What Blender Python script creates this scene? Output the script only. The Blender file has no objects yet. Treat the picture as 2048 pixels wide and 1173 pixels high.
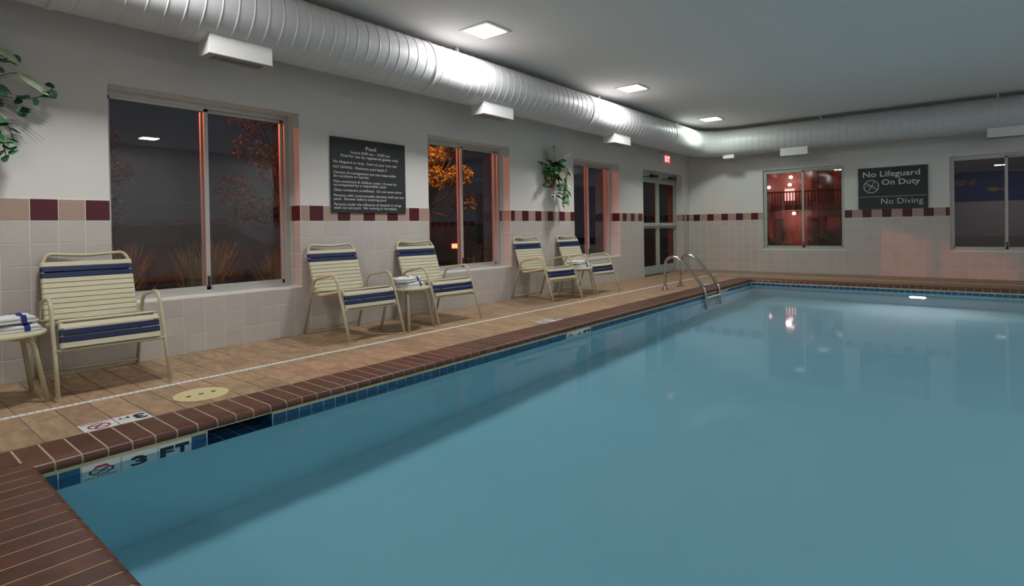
import bpy, bmesh, math, random
from mathutils import Vector, Matrix

# ------------------------------------------------------------------ scene, camera, world, lights
scene = bpy.context.scene
COL = scene.collection
random.seed(7)
L = 12.35            # back wall (y); left wall is x = 0; floor z = 0
CEIL = 3.0
RX1 = 9.2            # right wall
RY0 = -3.2           # wall behind the camera
WATER = -0.085
PX0, PX1, PY0, PY1 = 1.87, 7.6, 0.53, 10.51     # pool basin

cam_d = bpy.data.cameras.new('camera')
cam = bpy.data.objects.new('camera', cam_d); COL.objects.link(cam)
cam_d.sensor_width = 36.0
cam_d.lens = 1122.05 / 2048 * 36
cam_d.shift_y = -(586.5 - 468.24) / 2048
cam_d.clip_start = 0.02; cam_d.clip_end = 300
_yaw, _pitch, _roll = 0.68814, -0.00899, -0.01581
_fw = Vector((-math.sin(_yaw), math.cos(_yaw), 0)); _r = Vector((math.cos(_yaw), math.sin(_yaw), 0)); _u = Vector((0, 0, 1))
_f2 = _fw * math.cos(_pitch) + _u * math.sin(_pitch); _u2 = _u * math.cos(_pitch) - _fw * math.sin(_pitch)
_r3 = _r * math.cos(_roll) + _u2 * math.sin(_roll); _u3 = _u2 * math.cos(_roll) - _r * math.sin(_roll)
M = Matrix((( _r3.x, _u3.x, -_f2.x, 4.9592), (_r3.y, _u3.y, -_f2.y, 0.0), (_r3.z, _u3.z, -_f2.z, 0.9771), (0, 0, 0, 1)))
cam.matrix_world = M
scene.camera = cam

scene.view_settings.view_transform = 'Standard'
scene.view_settings.look = 'None'
scene.view_settings.gamma = 1.0
scene.view_settings.use_curve_mapping = False
scene.view_settings.exposure = 0.38
scene.cycles.use_denoising = True
scene.cycles.max_bounces = 14
scene.cycles.diffuse_bounces = 5
scene.cycles.glossy_bounces = 5
scene.cycles.transmission_bounces = 8
scene.cycles.transparent_max_bounces = 16
scene.cycles.sample_clamp_indirect = 4.0

world = bpy.data.worlds.new('night_sky'); scene.world = world
world.use_nodes = True
world.node_tree.nodes['Background'].inputs[0].default_value = (0.055, 0.048, 0.065, 1)
world.node_tree.nodes['Background'].inputs[1].default_value = 0.2

CEIL_W = 27.0        # watts of each recessed ceiling lamp
def lamp(name, kind, loc, energy, color=(1, 1, 1), size=0.25, rot=(0, 0, 0), caustic=False, spread=None):
    d = bpy.data.lights.new(name, kind); d.energy = energy; d.color = color
    if kind == 'AREA':
        d.shape = 'SQUARE'; d.size = size
        if spread: d.spread = spread
    elif kind == 'POINT' or kind == 'SPOT':
        d.shadow_soft_size = size
    o = bpy.data.objects.new(name, d); COL.objects.link(o)
    o.location = loc; o.rotation_euler = rot
    if caustic: d.cycles.is_caustics_light = True
    return o
LIGHTS_IN_VIEW = [(1.14, 4.27), (1.14, 7.45), (1.14, 10.62)]
LIGHTS_OTHER = [(1.14, 1.1), (7.9, 1.1), (7.9, 4.27), (7.9, 7.45), (5.7, -1.7)]  # first continues the visible row; the rest are unseen, added as fill light
# sodium street lamp on the car park: the reddish light that falls on the window jambs
lamp('street_lamp_light', 'SPOT', (-15.0, -4.2, 6.4), 5200, (1.0, 0.16, 0.07), 0.15).rotation_euler = Vector((15, 11, -5.0)).to_track_quat('-Z', 'Y').to_euler()
bpy.data.lights['street_lamp_light'].spot_size = math.radians(75); bpy.data.lights['street_lamp_light'].spot_blend = 0.3
# lamp that lights the tree and the cars, and one on the facade opposite
lamp('car_park_lamp_light', 'SPOT', (-3.6, 8.6, 5.0), 1500, (1.0, 0.30, 0.04), 0.2).rotation_euler = Vector((-2.0, 1.6, -1.7)).to_track_quat('-Z', 'Y').to_euler()
bpy.data.lights['car_park_lamp_light'].spot_size = math.radians(95); bpy.data.lights['car_park_lamp_light'].spot_blend = 0.5
lamp('facade_lamp_light', 'POINT', (-1.2, 18.6, 3.4), 62, (1.0, 0.16, 0.10), 0.3)
# the underwater lamp in the far pool wall
lamp('pool_lamp_light', 'AREA', (4.30, 10.46, -0.72), 14, (1.0, 0.80, 0.78), 0.18, (math.pi / 2, 0, math.pi))

# ------------------------------------------------------------------ materials
MATS = {}
def nodes_of(m):
    m.use_nodes = True
    return m.node_tree.nodes, m.node_tree.links, m.node_tree.nodes['Principled BSDF']
def mat(name, col, rough=0.5, metal=0.0, spec=0.5, vary=0.0, noise=None, bump=None, emit=None, coat=0.0, hue=0.0):
    """col; vary = per-object brightness variation; noise = (scale, amount, colour2); bump = (scale, strength)"""
    m = bpy.data.materials.new(name); n, l, b = nodes_of(m)
    b.inputs['Base Color'].default_value = (*col, 1)
    b.inputs['Roughness'].default_value = rough; b.inputs['Metallic'].default_value = metal
    b.inputs['Specular IOR Level'].default_value = spec
    b.inputs['Coat Weight'].default_value = coat
    out = None
    if noise:
        tc = n.new('ShaderNodeTexCoord'); t = n.new('ShaderNodeTexNoise')
        t.inputs['Scale'].default_value = noise[0]; t.inputs['Detail'].default_value = 5
        mp = n.new('ShaderNodeMapping'); l.new(tc.outputs['Object'], mp.inputs[0]); l.new(mp.outputs[0], t.inputs['Vector'])
        if len(noise) > 3: mp.inputs['Scale'].default_value = noise[3]
        if vary or hue:
            oi = n.new('ShaderNodeObjectInfo'); cmb = n.new('ShaderNodeVectorMath'); cmb.operation = 'SCALE'
            cmb.inputs[0].default_value = (13, 7, 5); l.new(oi.outputs['Random'], cmb.inputs['Scale']); l.new(cmb.outputs[0], mp.inputs['Location'])
        r = n.new('ShaderNodeMapRange'); r.inputs[1].default_value = 0.35; r.inputs[2].default_value = 0.65
        r.inputs[3].default_value = 0; r.inputs[4].default_value = noise[1]
        l.new(t.outputs['Fac'], r.inputs[0])
        mx = n.new('ShaderNodeMix'); mx.data_type = 'RGBA'
        mx.inputs[6].default_value = (*col, 1); mx.inputs[7].default_value = (*noise[2], 1)
        l.new(r.outputs[0], mx.inputs[0]); out = mx.outputs[2]
    if vary or hue:
        oi = n.new('ShaderNodeObjectInfo'); hs = n.new('ShaderNodeHueSaturation')
        r = n.new('ShaderNodeMapRange'); r.inputs[3].default_value = 1 - vary; r.inputs[4].default_value = 1 + vary
        l.new(oi.outputs['Random'], r.inputs[0]); l.new(r.outputs[0], hs.inputs['Value'])
        if hue:
            r2 = n.new('ShaderNodeMapRange'); r2.inputs[3].default_value = 0.5 - hue; r2.inputs[4].default_value = 0.5 + hue
            ml = n.new('ShaderNodeMath'); ml.operation = 'FRACT'; mm = n.new('ShaderNodeMath'); mm.operation = 'MULTIPLY'; mm.inputs[1].default_value = 7.31
            l.new(oi.outputs['Random'], mm.inputs[0]); l.new(mm.outputs[0], ml.inputs[0]); l.new(ml.outputs[0], r2.inputs[0]); l.new(r2.outputs[0], hs.inputs['Hue'])
        if out: l.new(out, hs.inputs['Color'])
        else: hs.inputs['Color'].default_value = (*col, 1)
        out = hs.outputs[0]
    if out: l.new(out, b.inputs['Base Color'])
    if bump:
        tc = n.new('ShaderNodeTexCoord'); t = n.new('ShaderNodeTexNoise'); t.inputs['Scale'].default_value = bump[0]; t.inputs['Detail'].default_value = 4
        l.new(tc.outputs['Object'], t.inputs['Vector'])
        bp = n.new('ShaderNodeBump'); bp.inputs['Strength'].default_value = bump[1]; bp.inputs['Distance'].default_value = bump[2] if len(bump) > 2 else 0.002
        l.new(t.outputs['Fac'], bp.inputs['Height']); l.new(bp.outputs[0], b.inputs['Normal'])
    if emit:
        b.inputs['Emission Color'].default_value = (*emit[0], 1); b.inputs['Emission Strength'].default_value = emit[1]
    MATS[name] = m
    return m

mat('plaster', (0.70, 0.69, 0.67), 0.85, bump=(260, 0.35, 0.003), noise=(1.2, 0.25, (0.65, 0.64, 0.62)))
mat('ceiling_paint', (0.86, 0.825, 0.80), 0.9, bump=(220, 0.3, 0.003))
mat('wall_tile', (0.525, 0.495, 0.465), 0.32, vary=0.035, noise=(40, 0.35, (0.475, 0.445, 0.415)), bump=(25, 0.06, 0.002))
mat('stripe_beige', (0.40, 0.29, 0.235), 0.32, vary=0.05, noise=(40, 0.35, (0.35, 0.25, 0.205)))
mat('stripe_maroon', (0.085, 0.012, 0.022), 0.28, vary=0.15)
mat('wall_grout', (0.76, 0.73, 0.69), 0.9)
mat('deck_tile', (0.43, 0.288, 0.175), 0.50, vary=0.13, hue=0.010, noise=(9, 0.75, (0.25, 0.165, 0.095), (1.0, 2.6, 1.0)), bump=(30, 0.12, 0.003))
mat('deck_grout', (0.26, 0.205, 0.16), 0.9)
mat('brick', (0.125, 0.045, 0.025), 0.40, vary=0.18, hue=0.006, noise=(14, 0.7, (0.070, 0.026, 0.016)), bump=(55, 0.22, 0.003))
mat('mortar', (0.46, 0.37, 0.26), 0.9, noise=(30, 0.5, (0.34, 0.27, 0.18)))
mat('cream_mortar', (0.55, 0.50, 0.30), 0.85, noise=(12, 0.7, (0.36, 0.33, 0.17)))
mat('blue_tile', (0.016, 0.085, 0.21), 0.14, vary=0.22, noise=(18, 0.6, (0.014, 0.115, 0.23)))
mat('white_tile', (0.72, 0.73, 0.72), 0.25)
mat('ink_navy', (0.012, 0.016, 0.035), 0.4)
mat('ink_red', (0.36, 0.03, 0.05), 0.4)
mat('pool_plaster', (0.48, 0.69, 0.76), 0.85, noise=(0.9, 0.5, (0.43, 0.65, 0.73)))
mat('pool_grout', (0.62, 0.63, 0.52), 0.85)
mat('strip_white', (0.80, 0.80, 0.78), 0.4)
mat('slot_dark', (0.02, 0.02, 0.02), 0.7)
mat('alu', (0.50, 0.49, 0.46), 0.42, 0.35)
mat('alu_green', (0.42, 0.47, 0.42), 0.42, 0.30)
mat('black_plastic', (0.012, 0.013, 0.014), 0.45)
mat('duct', (0.60, 0.605, 0.62), 0.46, 0.05, bump=(6, 0.03, 0.02))
mat('duct_box', (0.72, 0.72, 0.71), 0.45)
mat('steel', (0.55, 0.54, 0.53), 0.20, 1.0)
mat('sign_face', (0.020, 0.025, 0.027), 0.55)
mat('sign_face_green', (0.022, 0.034, 0.036), 0.55)
mat('sign_text', (0.62, 0.62, 0.60), 0.6)
mat('tube', (0.50, 0.47, 0.32), 0.30, noise=(60, 0.25, (0.42, 0.39, 0.26)))
mat('strap_cream', (0.58, 0.55, 0.40), 0.42, vary=0.05)
mat('strap_navy', (0.004, 0.015, 0.078), 0.40)
mat('table_top', (0.58, 0.545, 0.37), 0.30)
mat('towel', (0.78, 0.79, 0.82), 0.95, bump=(420, 0.9, 0.004))
mat('towel_stripe', (0.010, 0.030, 0.20), 0.9, bump=(420, 0.9, 0.004))
mat('lid_cream', (0.66, 0.57, 0.30), 0.45, noise=(30, 0.4, (0.55, 0.46, 0.23)))
mat('lid_blue', (0.02, 0.10, 0.30), 0.4)
mat('wicker', (0.30, 0.135, 0.045), 0.6, noise=(90, 0.7, (0.15, 0.065, 0.02)))
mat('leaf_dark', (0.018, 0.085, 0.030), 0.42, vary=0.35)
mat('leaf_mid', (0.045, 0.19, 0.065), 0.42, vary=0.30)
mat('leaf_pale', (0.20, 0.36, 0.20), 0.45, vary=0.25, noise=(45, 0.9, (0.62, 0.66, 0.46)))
mat('petal_white', (0.74, 0.71, 0.58), 0.6)
mat('stem', (0.045, 0.065, 0.030), 0.6)
mat('lamp_trim', (0.70, 0.70, 0.70), 0.4)
mat('lamp_lens', (0.9, 0.9, 0.9), 0.4, emit=((1.0, 0.99, 0.97), 5.0))
mat('exit_face', (0.30, 0.02, 0.02), 0.5, emit=((1.0, 0.04, 0.05), 0.8))
mat('exit_letters', (0.9, 0.3, 0.3), 0.5, emit=((1.0, 0.35, 0.33), 2.2))
mat('pool_lamp', (0.9, 0.8, 0.8), 0.4, emit=((1.0, 0.55, 0.55), 30.0))
mat('asphalt', (0.035, 0.033, 0.035), 0.8)
mat('soil', (0.05, 0.04, 0.025), 0.95)
mat('foliage', (0.05, 0.075, 0.025), 0.7, noise=(3, 0.8, (0.09, 0.10, 0.03)))
mat('foliage_autumn', (0.30, 0.24, 0.08), 0.7, noise=(3, 0.8, (0.16, 0.13, 0.05)))
mat('grass_blade', (0.26, 0.30, 0.11), 0.7)
mat('bark', (0.06, 0.04, 0.03), 0.9)
mat('car_paint', (0.05, 0.02, 0.022), 0.2, coat=0.6)
mat('car_glass', (0.01, 0.01, 0.012), 0.08)
mat('rubber', (0.012, 0.012, 0.012), 0.8)
mat('tail_lamp', (0.5, 0.02, 0.01), 0.3, emit=((1.0, 0.12, 0.05), 6.0))
mat('stucco', (0.36, 0.22, 0.18), 0.9)
mat('stucco_dark', (0.13, 0.10, 0.10), 0.9)
mat('lit_window', (0.6, 0.4, 0.3), 0.5, emit=((1.0, 0.42, 0.36), 1.3))
mat('bulb', (0.9, 0.8, 0.7), 0.5, emit=((1.0, 0.72, 0.75), 3.5))
mat('railing', (0.04, 0.03, 0.03), 0.5)
mat('mural_blue', (0.03, 0.07, 0.24), 0.8, noise=(2.5, 0.7, (0.05, 0.14, 0.30)))
mat('mural_yellow', (0.50, 0.36, 0.05), 0.8)

def glassy(name, tint, refl, rough=0.0):
    m = bpy.data.materials.new(name); m.use_nodes = True; n = m.node_tree.nodes; l = m.node_tree.links; n.clear()
    o = n.new('ShaderNodeOutputMaterial'); mx = n.new('ShaderNodeMixShader'); t = n.new('ShaderNodeBsdfTransparent'); g = n.new('ShaderNodeBsdfGlossy')
    t.inputs[0].default_value = (*tint, 1); g.inputs['Roughness'].default_value = rough
    f = n.new('ShaderNodeLayerWeight'); f.inputs[0].default_value = 0.5          # Schlick reflectance, the same from both sides of the pane
    pw = n.new('ShaderNodeMath'); pw.operation = 'POWER'; pw.inputs[1].default_value = 5.0
    ma = n.new('ShaderNodeMath'); ma.operation = 'MULTIPLY_ADD'; ma.inputs[1].default_value = 0.96; ma.inputs[2].default_value = 0.04
    mm = n.new('ShaderNodeMath'); mm.operation = 'MULTIPLY'; mm.inputs[1].default_value = refl; mm.use_clamp = True
    l.new(f.outputs['Facing'], pw.inputs[0]); l.new(pw.outputs[0], ma.inputs[0]); l.new(ma.outputs[0], mm.inputs[0])
    l.new(mm.outputs[0], mx.inputs[0]); l.new(t.outputs[0], mx.inputs[1]); l.new(g.outputs[0], mx.inputs[2]); l.new(mx.outputs[0], o.inputs[0])
    MATS[name] = m
glassy('glass', (0.90, 0.90, 0.91), 1.5)
glassy('glass_tinted', (0.42, 0.38, 0.37), 0.5)

def water_mat():
    m = bpy.data.materials.new('water'); m.use_nodes = True; n = m.node_tree.nodes; l = m.node_tree.links; n.clear()
    o = n.new('ShaderNodeOutputMaterial'); mx = n.new('ShaderNodeMixShader'); t = n.new('ShaderNodeBsdfRefraction'); g = n.new('ShaderNodeBsdfGlossy')
    t.inputs['Color'].default_value = (0.74, 0.925, 0.975, 1); t.inputs['IOR'].default_value = 1.333; t.inputs['Roughness'].default_value = 0.0
    g.inputs['Roughness'].default_value = 0.04
    f = n.new('ShaderNodeFresnel'); f.inputs[0].default_value = 1.333
    r = n.new('ShaderNodeMapRange'); r.inputs[1].default_value = 0.140; r.inputs[2].default_value = 1.0; r.inputs[3].default_value = 0.0; r.inputs[4].default_value = 0.92
    l.new(f.outputs[0], r.inputs[0]); l.new(r.outputs[0], mx.inputs[0]); l.new(t.outputs[0], mx.inputs[1]); l.new(g.outputs[0], mx.inputs[2]); l.new(mx.outputs[0], o.inputs[0])
    MATS['water'] = m
water_mat()

# ------------------------------------------------------------------ mesh helpers
def to_mesh(bm, name, smooth=False, recalc=True):
    if recalc: bmesh.ops.recalc_face_normals(bm, faces=bm.faces)
    me = bpy.data.meshes.new(name); bm.to_mesh(me); bm.free()
    if smooth:
        for p in me.polygons: p.use_smooth = True
    return me
def mk(name, me, m, parent=None, loc=(0, 0, 0), rot=(0, 0, 0), scale=(1, 1, 1), label=None, cat=None, kind=None, group=None):
    if isinstance(me, bmesh.types.BMesh): me = to_mesh(me, name)
    if me is not None and m is not None and len(me.materials) == 0: me.materials.append(MATS[m])
    o = bpy.data.objects.new(name, me); COL.objects.link(o)
    o.location = loc; o.rotation_euler = rot; o.scale = scale
    if parent is not None: o.parent = parent
    if label: o['label'] = label
    if cat: o['category'] = cat
    if kind: o['kind'] = kind
    if group: o['group'] = group
    return o
def thing(name, label, cat, loc=(0, 0, 0), rz=0, group=None, kind=None):
    return mk(name, None, None, None, loc, (0, 0, rz), label=label, cat=cat, group=group, kind=kind)
def copy_tree(o, parent=None):
    c = o.copy(); COL.objects.link(c); c.parent = parent
    for ch in o.children: copy_tree(ch, c)
    return c
def box(bm, x0, x1, y0, y1, z0, z1, bevel=0):
    v = [bm.verts.new(p) for p in ((x0, y0, z0), (x1, y0, z0), (x1, y1, z0), (x0, y1, z0), (x0, y0, z1), (x1, y0, z1), (x1, y1, z1), (x0, y1, z1))]
    fs = [bm.faces.new([v[i] for i in q]) for q in ((3, 2, 1, 0), (4, 5, 6, 7), (0, 1, 5, 4), (1, 2, 6, 5), (2, 3, 7, 6), (3, 0, 4, 7))]
    if bevel:
        es = list({e for f in fs for e in f.edges})
        bmesh.ops.bevel(bm, geom=es, offset=bevel, segments=2, affect='EDGES', profile=0.6)
    return bm
def bx(x0, x1, y0, y1, z0, z1, bevel=0):
    return box(bmesh.new(), x0, x1, y0, y1, z0, z1, bevel)
def quad(bm, *pts):
    return bm.faces.new([bm.verts.new(p) for p in pts])
def prism(bm, pts, axis, a, b):
    """extrude a 2D outline along axis: 0 -> pts are (y,z); 1 -> (x,z); 2 -> (x,y)"""
    def P(p, t): return (t, p[0], p[1]) if axis == 0 else ((p[0], t, p[1]) if axis == 1 else (p[0], p[1], t))
    A = [bm.verts.new(P(p, a)) for p in pts]; B = [bm.verts.new(P(p, b)) for p in pts]
    n = len(pts)
    bm.faces.new(A); bm.faces.new(B[::-1])
    for i in range(n): bm.faces.new((A[i], A[(i + 1) % n], B[(i + 1) % n], B[i]))
    return bm
def rounded(path, radius, n=5):
    """round the corners of a 3D polyline"""
    P = [Vector(p) for p in path]; out = [P[0]]
    for i in range(1, len(P) - 1):
        a, b, c = P[i - 1], P[i], P[i + 1]
        r = radius[i] if isinstance(radius, (list, tuple)) else radius
        d1 = min(r, (a - b).length * 0.49); d2 = min(r, (c - b).length * 0.49)
        p0 = b + (a - b).normalized() * d1; p2 = b + (c - b).normalized() * d2
        for k in range(n + 1):
            t = k / n; out.append(p0 * (1 - t) ** 2 + b * 2 * t * (1 - t) + p2 * t * t)
    out.append(P[-1])
    return out
def tube(bm, path, r, seg=10, cap=True, up=None):
    P = [Vector(p) for p in path]; rings = []
    prev = None
    for i, p in enumerate(P):
        d = (P[min(i + 1, len(P) - 1)] - P[max(i - 1, 0)]).normalized()
        if prev is None:
            a = Vector((0, 0, 1)) if abs(d.z) < 0.9 else Vector((1, 0, 0))
            u = d.cross(a).normalized()
        else:
            u = (prev - d * prev.dot(d)).normalized()
        prev = u; w = d.cross(u)
        rr = r[i] if isinstance(r, (list, tuple)) else r
        rings.append([bm.verts.new(p + (u * math.cos(t) + w * math.sin(t)) * rr) for t in [2 * math.pi * k / seg for k in range(seg)]])
    for a, b in zip(rings, rings[1:]):
        for k in range(seg):
            f = bm.faces.new((a[k], a[(k + 1) % seg], b[(k + 1) % seg], b[k])); f.smooth = True
    if cap: bm.faces.new(rings[0][::-1]); bm.faces.new(rings[-1])
    return bm
def tb(path, r, seg=10): return tube(bmesh.new(), path, r, seg)
def lathe(bm, prof, seg=32, c=(0, 0, 0), cap=True):
    rings = [[bm.verts.new((c[0] + r * math.cos(2 * math.pi * k / seg), c[1] + r * math.sin(2 * math.pi * k / seg), c[2] + z)) for k in range(seg)] for r, z in prof]
    for a, b in zip(rings, rings[1:]):
        for k in range(seg): bm.faces.new((a[k], a[(k + 1) % seg], b[(k + 1) % seg], b[k]))
    if cap: bm.faces.new(rings[0][::-1]); bm.faces.new(rings[-1])
    return bm
def disc(bm, c, r, z, seg=24):
    return bm.faces.new([bm.verts.new((c[0] + r * math.cos(2 * math.pi * k / seg), c[1] + r * math.sin(2 * math.pi * k / seg), z)) for k in range(seg)])
_txt = {}
def text_mesh(s, width=None, height=None, bold=0.0, thick=0.0):
    """lettering as mesh in its own xy plane, origin at left end of the baseline"""
    c = bpy.data.curves.new('lettering', 'FONT'); c.body = s; c.size = 1.0; c.offset = bold; c.extrude = 0.0; c.resolution_u = 3
    c.fill_mode = 'FRONT'
    o = bpy.data.objects.new('lettering_tmp', c); COL.objects.link(o)
    dg = bpy.context.evaluated_depsgraph_get(); dg.update()
    me = bpy.data.meshes.new_from_object(o.evaluated_get(dg)); bpy.data.objects.remove(o); bpy.data.curves.remove(c)
    xs = [v.co.x for v in me.vertices]; x0, x1 = min(xs), max(xs)
    cap = 0.70
    sy = (height / cap) if height else width / (x1 - x0); sx = width / (x1 - x0) if width else sy
    for v in me.vertices: v.co.x = (v.co.x - x0) * sx; v.co.y *= sy
    me.materials.clear()
    return me
def text_on(s, m, parent, origin, right, up, width=None, height=None, bold=0.0, name='lettering'):
    me = text_mesh(s, width, height, bold)
    r = Vector(right); u = Vector(up); nrm = r.cross(u)
    mw = Matrix(((r.x, u.x, nrm.x, origin[0]), (r.y, u.y, nrm.y, origin[1]), (r.z, u.z, nrm.z, origin[2]), (0, 0, 0, 1)))
    me.transform(mw)
    return mk(name, me, m, parent)
# ------------------------------------------------------------------ room shell
WIN_L = [(1.327, 2.856), (4.494, 6.003), (7.615, 9.120)]; WZ = (0.453, 2.108)
DOOR = (10.07, 11.96, 2.105)
WIN_B = [(1.582, 3.058), (4.648, 6.124)]; WZB = (0.475, 2.104)
REC = 0.19
def wall_with_holes(axis, pos, back, u0, u1, z0, z1, holes):
    """plaster sheet at coordinate pos (axis 0: x, axis 1: y), back face at 'back', real reveals in the openings"""
    bm = bmesh.new()
    us = sorted({u0, u1} | {h[0] for h in holes} | {h[1] for h in holes}); zs = sorted({z0, z1} | {h[2] for h in holes} | {h[3] for h in holes})
    P = (lambda t, u, z: (t, u, z)) if axis == 0 else (lambda t, u, z: (u, t, z))
    for a, b in zip(us, us[1:]):
        for c, d in zip(zs, zs[1:]):
            mu, mz = (a + b) / 2, (c + d) / 2
            if any(h[0] < mu < h[1] and h[2] < mz < h[3] for h in holes): continue
            for t in (pos, back): quad(bm, P(t, a, c), P(t, b, c), P(t, b, d), P(t, a, d))
    for h in holes:
        for (a, c), (b, d) in (((h[0], h[2]), (h[0], h[3])), ((h[1], h[2]), (h[1], h[3])), ((h[0], h[3]), (h[1], h[3])), ((h[0], h[2]), (h[1], h[2]))):
            quad(bm, P(pos, a, c), P(pos, b, d), P(back, b, d), P(back, a, c))
    for (a, c), (b, d) in (((u0, z0), (u0, z1)), ((u1, z0), (u1, z1)), ((u0, z1), (u1, z1)), ((u0, z0), (u1, z0))):
        quad(bm, P(pos, a, c), P(pos, b, d), P(back, b, d), P(back, a, c))
    bmesh.ops.remove_doubles(bm, verts=bm.verts, dist=1e-5)
    return bm
hl = [(a, b, *WZ) for a, b in WIN_L] + [(DOOR[0], DOOR[1], -0.3, DOOR[2])]
wall_left = mk('wall_left', wall_with_holes(0, 0.0, -0.34, RY0, L + 0.34, -0.3, CEIL + 0.1, hl), 'plaster', kind='structure', label='long pale plastered wall with tiled lower half and windows', cat='wall')
hb = [(a, b, *WZB) for a, b in WIN_B]
wall_back = mk('wall_back', wall_with_holes(1, L, L + 0.34, 0.0, RX1 + 0.3, -0.3, CEIL + 0.1, hb), 'plaster', kind='structure', label='end wall with the No Lifeguard sign and tiled lower half', cat='wall')
wall_right = mk('wall_right', bx(RX1, RX1 + 0.3, RY0, L, -0.3, CEIL + 0.1), 'plaster', kind='structure', label='plain pale wall across the pool', cat='wall')
wall_front = mk('wall_front', bx(0, RX1, RY0 - 0.3, RY0, -0.3, CEIL + 0.1), 'plaster', kind='structure', label='plain pale wall opposite the end wall', cat='wall')
# painted sea mural on the wall behind the camera (seen only as a reflection in the end window)
bm = bmesh.new(); pts = [(2.2, 1.75)] + [(2.2 + 6.0 * k / 24, 2.05 + 0.85 * math.sin(math.pi * k / 24) ** 0.5) for k in range(25)] + [(8.2, 1.75)]
prism(bm, pts, 1, RY0, RY0 + 0.004); mural = mk('mural_field', bm, 'mural_blue', wall_front)
for cx_, cz_, sc_ in ((4.6, 2.5, 0.5), (5.6, 2.2, 0.35), (3.6, 2.2, 0.3)):
    bm = bmesh.new(); prism(bm, [(cx_ + sc_ * a, cz_ + sc_ * b) for a, b in ((-0.7, 0.05), (-0.3, 0.25), (0.2, 0.22), (0.5, 0.0), (0.9, 0.3), (0.8, -0.3), (0.4, -0.06), (0.1, -0.24), (-0.4, -0.2))], 1, RY0 + 0.004, RY0 + 0.007); mk('mural_fish', bm, 'mural_yellow', mural)
ceiling = mk('ceiling', bx(0, RX1, RY0, L, CEIL, CEIL + 0.1), 'ceiling_paint', kind='structure', label='flat grey painted ceiling', cat='ceiling')

# floor slab with the pool cut out
bm = bmesh.new(); FX, FY0, FY1, FX1 = 1.575, 0.235, 10.81, 7.88
for a, b, c, d in ((0, RX1, RY0, FY0), (0, FX, FY0, FY1), (FX1, RX1, FY0, FY1), (0, RX1, FY1, L)):
    box(bm, a, b, c, d, -0.12, -0.0035)
floor = mk('floor', bm, 'deck_grout', kind='structure', label='tan tiled pool deck floor', cat='floor')

# ---- wall tiles
P_ = 0.155
ROWZ = [k * P_ for k in range(8)] + [1.236]
J = 0.0023
def lin(a, b, n): return [a + (b - a) * k / n for k in range(n)]
jl = [0.7117 + P_ * k for k in range(-26, 0)] + lin(0.7117, 1.3317, 4) + lin(1.3317, 2.9463, 10) + lin(2.9463, 4.4963, 10) + lin(4.4963, 6.256, 11) + lin(6.256, 7.496, 8) + lin(7.496, 9.537, 13) + [9.537, 9.692, 9.847, 10.002, 10.157, 12.04 - P_, 12.04, 12.195, 12.3405]
jb = [0.0095, 0.0956] + [0.0956 + P_ * k for k in range(1, 10)] + lin(0.0956 + P_ * 10, 3.191, 10)[0:] + [3.191 + P_ * k for k in range(0, 10)] + lin(3.191 + 10 * P_, 6.3, 10) + [6.3 + P_ * k for k in range(0, 19)]
def stripe_left(y):
    if y < 2.85: k = math.floor((y - 0.7117) / P_ + 1e-6); return k % 2 == 1
    if y < 2.9463: return False
    if y < 4.5: return math.floor((y - 2.9463) / P_ + 1e-6) % 2 == 0
    if y < 6.3: return math.floor((y - 6.256) / 0.156 + 20) % 2 == 0
    if y < 7.7: return math.floor((y - 6.256) / P_ + 1e-6) % 2 == 0
    if y < 10.1: return math.floor((y - 9.537) / P_ + 20 + 1e-6) % 2 == 0
    return y > 12.195 or y < 12.04
def stripe_back(x):
    if x < 0.0956: return False
    if x < 3.1: return math.floor((x - 0.0956) / P_ + 1e-6) % 2 == 0
    return math.floor((x - 3.191) / P_ + 20 + 1e-6) % 2 == 1
def clip_rects(a, b, c, d, holes):
    """outline(s) of a rectangle minus the openings"""
    for h in holes:
        if a < h[1] - 1e-4 and b > h[0] + 1e-4 and c < h[3] - 1e-4 and d > h[2] + 1e-4:
            out = []
            below = c < h[2] - 0.012
            if below and a >= h[0] - 1e-4 and b <= h[1] + 1e-4: return [[(a, c), (b, c), (b, h[2]), (a, h[2])]]
            if a < h[0] - 0.012:
                out.append([(a, c), (b, c), (b, h[2]), (h[0], h[2]), (h[0], d), (a, d)] if below else [(a, c), (h[0], c), (h[0], d), (a, d)])
            elif b > h[1] + 0.012:
                out.append([(a, c), (b, c), (b, d), (h[1], d), (h[1], h[2]), (a, h[2])] if below else [(h[1], c), (b, c), (b, d), (h[1], d)])
            elif below: return [[(a, c), (b, c), (b, h[2]), (a, h[2])]]
            return out
    return [[(a, c), (b, c), (b, d), (a, d)]]
def inset(poly, j):
    n = len(poly); out = []
    area = sum(poly[i][0] * poly[(i + 1) % n][1] - poly[(i + 1) % n][0] * poly[i][1] for i in range(n))
    s = 1 if area > 0 else -1
    for i in range(n):
        p0, p, p1 = poly[i - 1], poly[i], poly[(i + 1) % n]
        d0 = ((p[0] - p0[0]), (p[1] - p0[1])); d1 = ((p1[0] - p[0]), (p1[1] - p[1]))
        l0 = math.hypot(*d0); l1 = math.hypot(*d1)
        n0 = (-d0[1] / l0 * s, d0[0] / l0 * s); n1 = (-d1[1] / l1 * s, d1[0] / l1 * s)
        out.append((p[0] + j * (n0[0] + n1[0]), p[1] + j * (n0[1] + n1[1])))
    return out
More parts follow.
